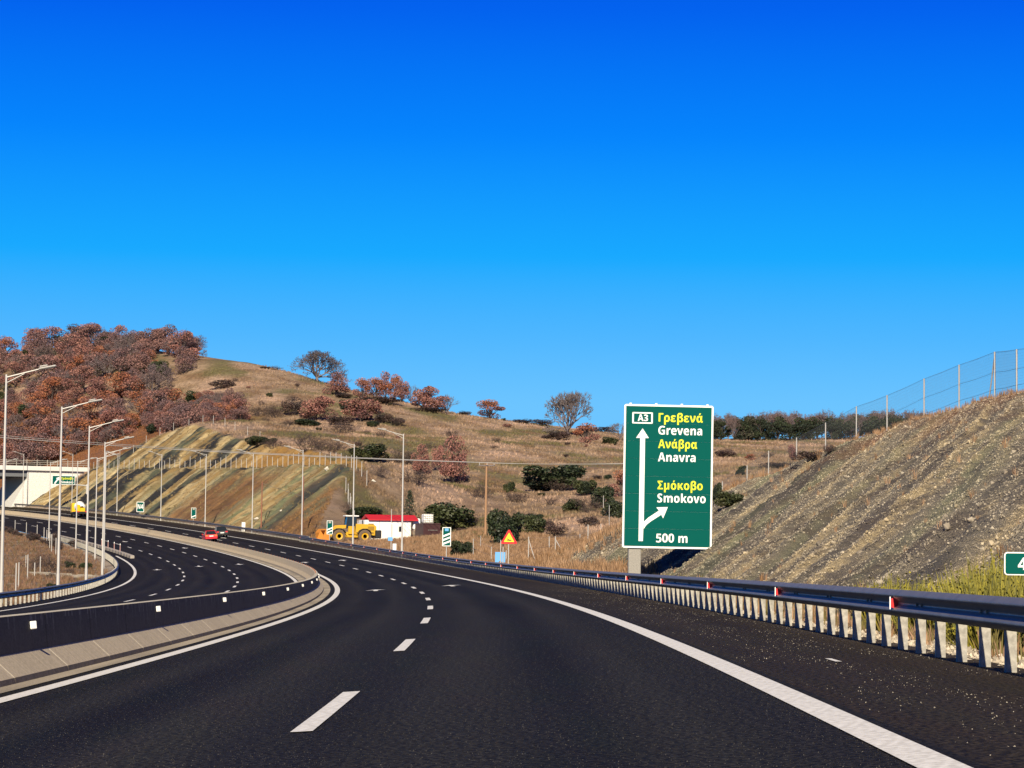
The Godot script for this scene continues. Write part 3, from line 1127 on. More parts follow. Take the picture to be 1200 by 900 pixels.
func twiggy(seed_: int, tones: Array, stems: int) -> Array:
	var r := RandomNumberGenerator.new()
	r.seed = seed_
	var wood := Maker.new()
	var k := Maker.new()
	for i in stems:
		var a := r.randf() * TAU
		var reach := sqrt(r.randf()) * 0.34
		var p := Vector3(cos(a) * reach * 0.6, -0.04, sin(a) * reach * 0.6)
		var d := Vector3(cos(a) * reach * 1.5, 0.75, sin(a) * reach * 1.5).normalized()
		var ends := []
		limbs(wood, r, p, d, r.randf_range(0.26, 0.46) * (1.15 - reach), 0.010, 2, ends, 0.75, 0.05, 0.004)
		for e in ends:
			for q in 4:
				k.col = tones[r.randi() % tones.size()] * r.randf_range(0.6, 1.4)
				leaf(k, e + dir_in_ball(r) * 0.06, 0.020, r)
	return [wood.mesh(m.bark), k.mesh(m.leaf)]


func conifer(seed_: int) -> Array:
	var r := RandomNumberGenerator.new()
	r.seed = seed_
	var wood := Maker.new()
	wood.tube(Vector3(0, -0.05, 0), Vector3(0, 0.97, 0), 0.03, 0.004, 6, false)
	var k := Maker.new()
	for i in 60:
		var h := 0.06 + 0.9 * i / 60.0
		var a := i * 2.4
		var reach := 0.46 * (1.0 - h) * r.randf_range(0.75, 1.1) + 0.02
		var tip := Vector3(cos(a) * reach, h - reach * 0.25, sin(a) * reach)
		wood.tube(Vector3(0, h, 0), tip, 0.006, 0.002, 3, false)
		for q in 24:
			var f := r.randf_range(0.25, 1.05)
			k.col = Color(0.022, 0.034, 0.014) * r.randf_range(0.5, 1.6)
			leaf(k, Vector3(0, h, 0).lerp(tip, f) + dir_in_ball(r) * Vector3(0.05, 0.03, 0.05), 0.022, r)
	return [wood.mesh(m.bark), k.mesh(m.dark_leaf)]


func grow(kind: String, called: String, label: String, category: String, s: float, lat: float, h: float, w: float, group := "") -> Node3D:
	var set_ = m["plants"][kind]
	var pick_at: int = rng.randi() % set_.size()
	var pick = set_[pick_at]
	if kind == "grove":
		label = label.replace("russet", ["dull brown", "broad brown", "brownish red", "mauve brown", "russet"][pick_at])
	if kind == "rust_grove":
		label = label.replace("russet", ["orange brown", "rusty orange", "dull brown", "russet"][pick_at])
	var t := thing(called, label, category, spot(s, lat, ground_y(s, lat) - 0.05 * h), rng.randf() * TAU, group)
	t.scale = Vector3(w, h * 1.06, w)
	part("trunk" if kind in ["russet", "oak", "bare", "bigbare", "conifer", "evergreen", "grove", "rust_grove", "grey", "dark"] else "stems", pick[0], t)
	if pick[1]:
		part("crown" if not kind in ["twig", "bush", "scrub"] else "foliage", pick[1], t)
	return t


func vegetation() -> void:
	var russets := [Color(0.20, 0.085, 0.072), Color(0.25, 0.110, 0.088), Color(0.15, 0.068, 0.064), Color(0.28, 0.135, 0.105)]
	var dull := [Color(0.18, 0.100, 0.096), Color(0.23, 0.120, 0.105), Color(0.14, 0.085, 0.088)]
	var orange := [Color(0.28, 0.095, 0.045), Color(0.23, 0.078, 0.045), Color(0.31, 0.120, 0.056)]
	var greens := [Color(0.020, 0.030, 0.012), Color(0.030, 0.040, 0.015), Color(0.014, 0.022, 0.012)]
	var olives := [Color(0.040, 0.048, 0.016), Color(0.055, 0.058, 0.018), Color(0.030, 0.040, 0.014)]
	var browns := [Color(0.085, 0.052, 0.044), Color(0.12, 0.072, 0.052), Color(0.065, 0.042, 0.042)]
	var p := {}
	p["russet"] = [leafy_tree(1, russets, 0.027, 3000, 0.05), leafy_tree(2, russets, 0.026, 2800, 0.08), leafy_tree(3, russets, 0.025, 3000, 0.04), leafy_tree(4, russets + orange, 0.026, 2800, 0.03)]
	p["grove"] = [leafy_tree(5, dull, 0.022, 2400, 0.12), leafy_tree(6, dull, 0.022, 2600, 0.10), leafy_tree(7, russets + dull, 0.022, 2400, 0.12), leafy_tree(9, dull, 0.021, 2200, 0.15), leafy_tree(19, russets, 0.022, 2600, 0.12)]
	p["rust_grove"] = [leafy_tree(8, orange, 0.022, 2600, 0.08), leafy_tree(33, russets + orange, 0.022, 2600, 0.10), leafy_tree(34, dull, 0.022, 2400, 0.10), leafy_tree(35, russets, 0.022, 2600, 0.08)]
	p["oak"] = [bare_tree(10, 4, 0.75, 0.040, Color(0.075, 0.058, 0.062), 3)]
	p["bare"] = [bare_tree(11, 3, 0.62, 0.022, Color(0.1, 0.08, 0.07)), bare_tree(12, 3, 0.55, 0.022, Color(0.1, 0.07, 0.06), 1)]
	p["bigbare"] = [bare_tree(13, 5, 0.56, 0.030, Color.WHITE)]
	p["grey"] = [bare_tree(27, 3, 0.6, 0.020, Color(0.13, 0.09, 0.095), 6), bare_tree(28, 3, 0.7, 0.020, Color(0.15, 0.095, 0.09), 6)]
	p["bush"] = [bush(14, greens, 4600, 0.034, 0.5), bush(15, greens, 4600, 0.032, 0.7), bush(16, greens + olives, 4600, 0.032, 0.6), bush(17, olives, 4200, 0.034, 0.7)]
	p["twig"] = [twiggy(18, browns, 26), twiggy(20, browns, 30), twiggy(21, browns + [Color(0.13, 0.10, 0.06)], 24)]
	p["conifer"] = [conifer(22)]
	p["evergreen"] = [leafy_tree(23, greens, 0.030, 2600, 0.04), leafy_tree(24, greens, 0.030, 2600, 0.06), leafy_tree(25, greens + [Color(0.05, 0.05, 0.03)], 0.030, 2400, 0.05)]
	var dusky := [Color(0.055, 0.036, 0.034), Color(0.080, 0.048, 0.042), Color(0.042, 0.034, 0.028), Color(0.10, 0.060, 0.048)]
	p["dark"] = [leafy_tree(44, dusky, 0.024, 3200, 0.06)]
	p["scrub"] = [bush(41, dusky, 3000, 0.026, 0.7), bush(42, dusky, 2800, 0.026, 0.8)]
	m["plants"] = p
	var kinds := {"russet": ["russet_tree", "tree"], "oak": ["oak_tree", "tree"], "bare": ["bare_tree", "tree"], "bigbare": ["bare_tree", "tree"], "bush": ["evergreen_bush", "bush"], "twig": ["dry_shrub", "shrub"], "conifer": ["conifer", "tree"], "scrub": ["dark_shrub", "shrub"], "dark": ["dark_tree", "tree"]}
	for q in [
		["dark", 839, 118.4, 6.2, 8.4, "dark round tree rising above the crest of the hill wood"],
		["scrub", 648, 114.3, 1.6, 11.5, "dark scrub under the skyline row of russet trees"],
		["scrub", 638, 122.9, 1.5, 8.8, "dark scrub under the broad russet tree on the ridge"],
		["scrub", 652, 105.4, 1.3, 4.9, "dark scrub below the small russet tree by the big ridge oak"],
		["oak", 700, 122.1, 7.9, 13.4, "big round oak alone on the bare ridge, darkest crown on the skyline"],
		["bare", 694, 126.4, 4.3, 5.2, "thin leafless tree touching the right side of the big ridge oak"],
		["russet", 657, 105.9, 5.1, 4.9, "small russet tree just below the big ridge oak"],
		["russet", 652, 110.8, 4.7, 4.0, "short russet tree at the left end of the skyline row"],
		["russet", 657, 117.3, 4.7, 5.0, "wide russet tree second from the left in the skyline row"],
		["russet", 670, 127.0, 6.2, 3.5, "tall pointed russet tree in the middle of the skyline row"],
		["russet", 661, 124.9, 5.9, 3.4, "narrow russet tree with a pointed top right of the tallest in the skyline row"],
		["russet", 660, 126.3, 5.7, 3.4, "russet tree at the right end of the skyline row"],
		["bare", 664, 131.2, 6.2, 3.9, "spindly leafless tree between the skyline row and the round russet trees"],
		["russet", 652, 128.6, 5.9, 6.5, "broad russet tree right of the spindly leafless tree on the ridge"],
		["russet", 645, 128.3, 4.2, 5.8, "low spreading russet tree at the foot of the broad one on the ridge"],
		["bare", 645, 131.8, 5.8, 4.9, "grey leafless tree at the right end of the ridge trees"],
		["russet", 635, 138.6, 4.2, 6.0, "small russet thicket tree standing alone on the middle of the ridge"],
		["scrub", 651, 140.2, 1.4, 3.6, "low reddish shrub on the ridge between grey tree and russet thicket"],
		["bigbare", 592, 136.8, 9.7, 12.0, "large leafless tree with fan of branches on the low ridge beside the green sign"],
		["russet", 556, 122.7, 3.9, 5.0, "orange leaved shrub tree at the foot of the large leafless tree"],
		["scrub", 570, 122.8, 2.6, 5.9, "brown scrub around the trunk of the large leafless tree"],
		["scrub", 632, 151.9, 2.0, 5.8, "dark shrub left of the large leafless tree on the ridge line"],
		["scrub", 629, 144.8, 1.3, 5.3, "low dark shrub on the ridge line well left of the large leafless tree"],
		["scrub", 625, 165.4, 1.8, 8.9, "dark scrub line on the ridge just left of the green sign"],
		["bare", 580, 144.2, 4.9, 4.5, "small leafless tree half hidden by the left edge of the green sign"],
		["bush", 556, 128.9, 2.1, 3.5, "small green and brown bush below the ridge just left of the green sign"],
		["russet", 454, 53.7, 7.0, 4.8, "tall dark red oak alone in the middle of the hillside"],
		["russet", 470, 55.8, 4.7, 2.0, "slim reddish sapling left of the tall dark red oak"],
		["russet", 465, 51.2, 4.6, 2.8, "small reddish tree with bare stem on the hillside"],
		["twig", 406, 34.5, 2.7, 3.5, "grey twiggy shrub below the small reddish tree"],
		["bush", 477, 44.5, 3.6, 7.3, "wide dark evergreen bush above the loader on the hillside"],
		["twig", 476, 37.0, 2.7, 3.8, "brown twiggy shrub left of the wide dark evergreen bush"],
		["twig", 471, 31.6, 2.9, 3.7, "brown leafless shrub above the berm fence, second to the left of the wide evergreen bush"],
		["bush", 512, 32.8, 2.5, 4.4, "dark spreading bush at the upper edge of the cut slope"],
		["twig", 498, 32.0, 1.8, 2.6, "small brown bush leaning on the dark one above the cut slope"],
		["twig", 479, 52.3, 3.0, 4.1, "leafless grey shrub right of the wide dark evergreen bush"],
		["twig", 404, 28.4, 2.0, 1.2, "tiny dry bush by the white rock on the hillside"],
		["bush", 423, 62.2, 5.0, 9.4, "very wide dark evergreen thicket in the middle of the grassy slope"],
		["twig", 419, 61.8, 2.3, 2.5, "pale leafless shrub in front of the very wide evergreen thicket"],
		["bush", 407, 62.4, 3.1, 3.3, "round green bush touching the right end of the wide thicket"],
		["bush", 383, 57.9, 3.7, 3.3, "upright green bush between the wide thicket and the sign"],
		["bush", 380, 52.6, 2.2, 3.3, "low green bush in front of the round bushes left of the sign"],
		["bush", 327, 44.2, 2.6, 3.1, "dark green bush beside the lower left edge of the sign"],
		["twig", 374, 53.1, 2.6, 2.8, "brown leafless shrub among the green bushes left of the sign"],
		["russet", 399, 65.8, 3.4, 3.0, "orange brown tree partly behind the left edge of the sign"],
		["bush", 444, 79.2, 1.1, 1.4, "small green bush above the orange brown tree by the sign"],
		["bush", 415, 52.2, 2.2, 2.1, "small round dark bush alone on the slope right of the utility pole"],
		["twig", 402, 49.6, 1.6, 2.4, "dry twiggy shrub below the small round dark bush"],
		["bush", 410, 56.1, 0.5, 1.2, "tiny green clump on the grass below the wide thicket"],
		["twig", 397, 53.7, 1.2, 1.2, "little dry shrub on the grass below the tiny green clump"],
		["twig", 404, 44.4, 2.2, 1.9, "brown shrub immediately left of the utility pole"],
		["bush", 289, 22.6, 4.6, 3.8, "large dark green bush behind the roadworks triangle sign"],
		["bush", 309, 29.9, 3.0, 2.9, "rounded dark green bush right of the roadworks triangle sign"],
		["scrub", 302, 31.1, 1.8, 2.6, "brown leafless thicket right of the rounded dark bush"],
		["scrub", 315, 38.1, 1.5, 2.5, "grey brown thicket behind the fence left of the big sign post"],
		["bush", 355, 28.2, 4.9, 7.3, "long dark green hedge like bush behind the water tank"],
		["conifer", 372, 26.0, 4.4, 3.2, "small dark conifer behind the red roofed cabin"],
		["bush", 374, 20.0, 2.0, 4.7, "dark green bush behind the loader and the cabin roof"],
		["bush", 235, 10.6, 1.8, 2.0, "olive bush behind the countdown marker with three stripes"],
		["twig", 377, 18.0, 1.7, 1.2, "small dry shrub above the loader cab"],
		["scrub", 628, 80.4, 4.8, 5.5, "dark reddish bush at the left end of the hillside thicket row"],
		["russet", 614, 80.7, 6.0, 7.4, "wide russet tree in the hillside thicket row, second from its left end"],
		["bush", 584, 66.2, 2.1, 6.2, "dark evergreen shrub under the left russet trees of the thicket row"],
		["bush", 633, 96.5, 2.8, 2.6, "narrow evergreen between the two wide russet trees of the thicket row"],
		["russet", 613, 92.1, 5.4, 8.3, "wide russet tree in the right half of the hillside thicket row"],
		["scrub", 602, 82.0, 2.8, 6.9, "dark leafless scrub below the narrow evergreen of the thicket row"],
		["scrub", 609, 96.2, 3.1, 5.0, "grey brown bush right of the thicket row"],
		["scrub", 603, 97.2, 2.5, 3.7, "last brown bush at the right end of the thicket row"],
		["twig", 559, 65.2, 2.6, 4.5, "bare grey shrub in front of the thicket row"],
		["bush", 602, 90.2, 1.4, 2.9, "small green shrub under the right end of the thicket row"],
		["twig", 633, 74.1, 2.7, 5.5, "dry brown bush left of the thicket row"],
		["twig", 654, 77.4, 2.4, 2.6, "small grey bush alone above the forest edge"],
		["twig", 628, 75.9, 3.1, 3.8, "leafless bush touching the left of the thicket row"],
		["scrub", 695, 91.2, 2.8, 7.0, "low dark red scrub on the open slope right of the hill forest"],
		["twig", 712, 115.2, 1.2, 2.4, "tiny bush on the bare ridge left of the big ridge oak"],
		["scrub", 713, 112.7, 0.7, 3.4, "flat low shrub on the bare ridge right of the hill forest"],
		["twig", 574, 97.8, 1.8, 2.3, "small grey bush on the open slope below the ridge trees"],
		["twig", 551, 71.8, 1.7, 1.7, "little leafless bush on the open slope above the evergreen bush"],
		["scrub", 498, 126.6, 2.1, 4.9, "low dark scrub just right of the top half of the green sign"],
		["bush", 415, 92.1, 1.4, 1.7, "small round bush right of the green sign"],
		["scrub", 429, 104.8, 1.2, 5.9, "long flat brown scrub on the field right of the sign"],
		["russet", 455, 119.7, 2.8, 1.7, "small dark red tree on the field right of the sign"],
		["scrub", 135, 20.7, 0.6, 1.7, "wide brown thicket on the field beside the small dark red tree"],
		["scrub", 129, 20.6, 0.6, 0.6, "dark shrub at the right end of the brown thicket"],
		["bush", 135, 16.5, 1.0, 1.5, "low green bush at the foot of the field right of the sign"],
		["bush", 142, 16.9, 1.2, 0.6, "green shrub touching the right edge of the sign"],
		["bush", 286, -25.0, 0.9, 1.2, "small green bush behind the inner guardrail, left one of two"],
		["bush", 279, -23.3, 1.0, 1.3, "small green bush behind the inner guardrail, right one of two"],
		["bush", 170, -23.4, 0.7, 1.1, "first low olive shrub behind the inner guardrail at the left edge"],
		["bush", 194, -23.4, 0.6, 0.9, "low olive shrub behind the inner guardrail next to the second lamp post"],
		["twig", 262, -27.3, 1.8, 2.2, "brown leafless shrub beside the lamp posts inside the curve"],
		["scrub", 383, -20.6, 1.2, 1.7, "dark dry shrub in the far part of the curve"],
		["scrub", 414, -20.6, 1.6, 1.3, "dark shrub by the far inner fence posts"],
	]:
		grow(q[0], kinds[q[0]][0], q[5], kinds[q[0]][1], q[1], q[2], q[3] * (1.2 if q[0] in ["russet", "oak", "dark"] else 1.08), q[4] * (1.5 if q[0] in ["russet", "twig"] else 0.88 if q[0] in ["oak", "bigbare"] else 1.28))
	forest()
	small_shrubs()
	inner_hedge()
	tree_line()
	broom()


func forest() -> void:
	# the oak wood on the hill behind the bridge: an outline on the ground (x, -z) and trees no closer than six metres
	var edge := PackedVector2Array([Vector2(-178, 868), Vector2(-150, 862), Vector2(-128, 846), Vector2(-100, 808), Vector2(-93, 775), Vector2(-90, 752), Vector2(-100, 736), Vector2(-101, 722), Vector2(-88, 702), Vector2(-80, 688), Vector2(-70, 660), Vector2(-63, 628), Vector2(-76, 608), Vector2(-94, 668), Vector2(-110, 690), Vector2(-144, 706), Vector2(-190, 730), Vector2(-215, 880)])
	var taken := PackedVector3Array()
	var r := RandomNumberGenerator.new()
	r.seed = 4242
	var labels := {"grove": "russet oak tree in the dense hill wood", "rust_grove": "russet oak tree in the dense hill wood", "grey": "grey leafless tree among oaks of the hill wood", "bush": "dark evergreen bush among oaks of the hill wood"}
	var tries := 0
	while taken.size() < 300 and tries < 9000:
		tries += 1
		var x := r.randf_range(-215, -56)
		var z := r.randf_range(600, 885)
		if not Geometry2D.is_point_in_polygon(Vector2(x, z), edge):
			continue
		var back := z > 690.0
		var near := 4.2 if z < 700.0 else 5.6
		var ok := true
		for t in taken:
			if Vector2(t.x - x, t.z - z).length() < near:
				ok = false
				break
		if not ok:
			continue
		var sl := road_of(x, z)
		if sl.y < 16.0:
			continue
		taken.append(Vector3(x, 0, z))
		var kind: String = ["grove", "grove", "grove", "grove", "grove", "grove", "grove", "grey", "grey", "bush"][r.randi() % 10]
		if kind == "grove" and r.randf() < (0.25 if z > 770.0 else 0.75):
			kind = "rust_grove"
		var h := r.randf_range(5.0, 9.6) * (1.0 if back else 0.7)
		if kind == "bush":
			h *= 0.6
		var called: String = {"grove": "russet_tree", "rust_grove": "russet_tree", "grey": "bare_tree", "bush": "evergreen_bush"}[kind]
		var zone := " on the skyline" if z > 800.0 else " on the upper slope" if z > 735.0 else " above the orange bank" if z > 690.0 else " beside the cut slope"
		grow(kind, called, labels[kind] + zone, "bush" if kind == "bush" else "tree", sl.x, sl.y, h, h * r.randf_range(1.1, 1.5), "trees of the hilltop wood")


func road_of(x: float, z: float) -> Vector2:
	var best := 1e9
	var bs := 0.0
	for i in range(0, 3201, 4):
		var d := (road_x[i] - x) * (road_x[i] - x) + (road_z[i] - z) * (road_z[i] - z)
		if d < best:
			best = d
			bs = (i - 600) * 0.5
	for k in 3:
		var th := at(road_t, bs)
		bs += (x - at(road_x, bs)) * sin(th) + (z - at(road_z, bs)) * cos(th)
	var th2 := at(road_t, bs)
	return Vector2(bs, (x - at(road_x, bs)) * cos(th2) - (z - at(road_z, bs)) * sin(th2))


func tree_line() -> void:
	# the evergreen wood along the skyline right of the big sign
	var r := RandomNumberGenerator.new()
	r.seed = 99
	for row in 3:
		for i in 26:
			var x := 44.0 + i * 2.5 + r.randf_range(-0.8, 0.8)
			var z := 676.0 + row * 7.0 + r.randf_range(-2.0, 2.0) - i * 0.5
			var sl := road_of(x, z)
			var green := r.randf() < (0.85 if row == 0 else 0.3)
			var h := r.randf_range(4.8, 6.6) if green else r.randf_range(7.2, 8.8)
			if green:
				grow("evergreen", "evergreen_tree", "dark evergreen tree in the skyline wood right of the green sign", "tree", sl.x, sl.y, h, h * r.randf_range(0.9, 1.2), "skyline wood")
			else:
				grow("grey", "bare_tree", "thin bare tree top rising behind the evergreens of the skyline wood", "tree", sl.x, sl.y, h, h * 0.75, "skyline wood")


func small_shrubs() -> void:
	var r := RandomNumberGenerator.new()
	r.seed = 31
	var says := {"twig": ["dry_shrub", "little dry twiggy shrub dotted on the open grass of the hillside"], "scrub": ["dark_shrub", "little dusky brown shrub dotted on the open grass of the hillside"], "bush": ["evergreen_bush", "little dark green bush dotted on the open grass of the hillside"], "russet": ["russet_tree", "little rust coloured oak scrub dotted on the open grass of the hillside"]}
	for i in 105:
		var s := r.randf_range(300, 700)
		var lat := 26.0 + 135.0 * r.randf()
		if land(s, lat).y > 0.2:
			continue
		var kind: String = ["twig", "twig", "scrub", "scrub", "bush", "russet"][r.randi() % 6]
		var h := r.randf_range(0.5, 1.5)
		grow(kind, says[kind][0], says[kind][1], "shrub", s, lat, h, h * r.randf_range(1.3, 2.4), "little shrubs dotted on the hillside")


func inner_hedge() -> void:
	var r := RandomNumberGenerator.new()
	r.seed = 63
	for i in 16:
		var s := 372.0 + i * 9.0 + r.randf_range(-3, 3)
		var h := r.randf_range(0.9, 1.7)
		grow("scrub", "dark_shrub", "dark shrub in the ragged row along the inner fence posts", "shrub", s, r.randf_range(-23.6, -22.4), h, h * r.randf_range(1.2, 1.9), "dark shrubs along the inner fence")
	for i in 14:
		var s := r.randf_range(175, 330)
		var h := r.randf_range(0.4, 0.9)
		grow("twig", "dry_shrub", "small brown shrub on the rough ground inside the curve", "shrub", s, r.randf_range(-33.0, -22.5), h, h * r.randf_range(1.3, 2.0), "small brown shrubs inside the curve")


func broom() -> void:
	# yellow green shrubs behind the guardrail by the small green plate
	var r := RandomNumberGenerator.new()
	r.seed = 321
	var spots := [[45.6, 8.3, 0.62, "low yellow green broom shrub, leftmost of the shrubs behind the near guardrail"], [43.0, 8.5, 0.6, "second yellow green broom shrub from the left behind the near guardrail"],
		[40.6, 8.9, 0.85, "tall yellow green broom shrub left of the tallest one behind the near guardrail"], [38.4, 8.8, 1.0, "tallest bright yellow green broom shrub behind the near guardrail"],
		[36.6, 8.3, 0.7, "yellow green broom shrub below the small green plate with a four"], [34.6, 8.8, 0.75, "broom shrub at the right edge of the picture behind the guardrail"]]
	for q in spots:
		var k := Maker.new()
		for i in 620:
			var a := r.randf() * TAU
			var reach: float = sqrt(r.randf()) * 0.7
			var p := Vector3(cos(a) * reach * 0.55, -0.05, sin(a) * reach * 1.1)
			var top := p + Vector3(cos(a) * reach * 0.35 + r.randf_range(-0.2, 0.2), (q[2] + 0.45) * r.randf_range(0.4, 1.05) * (1.15 - reach * 0.5), sin(a) * reach * 0.5 + r.randf_range(-0.1, 0.1))
			var tone := Color(0.26, 0.22, 0.018).lerp(Color(0.09, 0.095, 0.02), r.randf())
			k.col = tone * r.randf_range(0.6, 1.3)
			var mid := p.lerp(top, 0.55) + Vector3(r.randf_range(-0.03, 0.03), 0, r.randf_range(-0.03, 0.03))
			var w := Vector3(0.012, 0, 0.006)
			k.quad(p - w, p + w, mid + w, mid - w, Vector3(0, 0.3, 1))
			k.tri(mid - w, mid + w, top, Vector3(0, 0.3, 1))
			for w2 in 2:
				leaf(k, mid.lerp(top, r.randf()) + dir_in_ball(r) * 0.05, 0.032, r, 0.5)
		var t := thing("broom_shrub", q[3], "shrub", spot(q[0], q[1], ground_y(q[0], q[1])), r.randf() * 0.4, "broom shrubs behind the guardrail")
		made("stems", k, m.leaf, t)


func scatter_over(called: String, label: String, mesh: Mesh, count: int, seed_: int, where: Callable, parent: Node = null) -> void:
	var r := RandomNumberGenerator.new()
	r.seed = seed_
	var places := []
	var tints := []
	var tries := 0
	while places.size() < count and tries < count * 3:
		tries += 1
		var q = where.call(r)
		if q == null:
			continue
		places.append(q[0])
		tints.append(q[1])
	var mm := MultiMesh.new()
	mm.transform_format = MultiMesh.TRANSFORM_3D
	mm.use_colors = true
	mm.mesh = mesh
	mm.instance_count = places.size()
	for i in places.size():
		mm.set_instance_transform(i, places[i])
		mm.set_instance_color(i, tints[i])
	var o := MultiMeshInstance3D.new()
	o.name = numbered(called)
	o.multimesh = mm
	o.set_meta("kind", "stuff")
	o.set_meta("label", label)
	o.set_meta("category", called.replace("_", " "))
	add_child(o)


func tuft(seed_: int, blades: int, spread: float, width: float) -> ArrayMesh:
	var r := RandomNumberGenerator.new()
	r.seed = seed_
	var k := Maker.new()
	for i in blades:
		var a := r.randf() * TAU
		var reach := sqrt(r.randf()) * spread
		var p := Vector3(cos(a) * reach * 0.5, -0.05, sin(a) * reach * 0.5)
		var top := Vector3(cos(a) * reach * 1.6 + r.randf_range(-0.2, 0.2), r.randf_range(0.55, 1.0), sin(a) * reach * 1.6 + r.randf_range(-0.2, 0.2))
		var side := Vector3(cos(a + 1.57 + r.randf()), 0, sin(a + 1.57 + r.randf())) * width
		var mid := p.lerp(top, 0.6) + Vector3(0, 0.08, 0)
		k.col = Color.WHITE * r.randf_range(0.7, 1.15)
		k.quad(p - side, p + side, mid + side * 0.8, mid - side * 0.8, Vector3(0, 0.5, 1))
		k.tri(mid - side * 0.8, mid + side * 0.8, top, Vector3(0, 0.5, 1))
	return k.mesh(m.leaf)


func pebble(seed_: int) -> ArrayMesh:
	var r := RandomNumberGenerator.new()
	r.seed = seed_
	var pts := []
	var dirs := [Vector3(1, 0, 0), Vector3(-1, 0, 0), Vector3(0, 1, 0), Vector3(0, -1, 0), Vector3(0, 0, 1), Vector3(0, 0, -1)]
	for d in dirs:
		pts.append((d + dir_in_ball(r) * 0.35) * r.randf_range(0.7, 1.1) * Vector3(1, 0.7, 1))
	var k := Maker.new()
	for x in [0, 1]:
		for y in [2, 3]:
			for z in [4, 5]:
				var mid: Vector3 = (pts[x] + pts[y] + pts[z]) / 3.0 * 1.25
				for e in [[pts[x], pts[y]], [pts[y], pts[z]], [pts[z], pts[x]]]:
					k.tri(e[0], e[1], mid, mid)
	return k.mesh(m.stone)


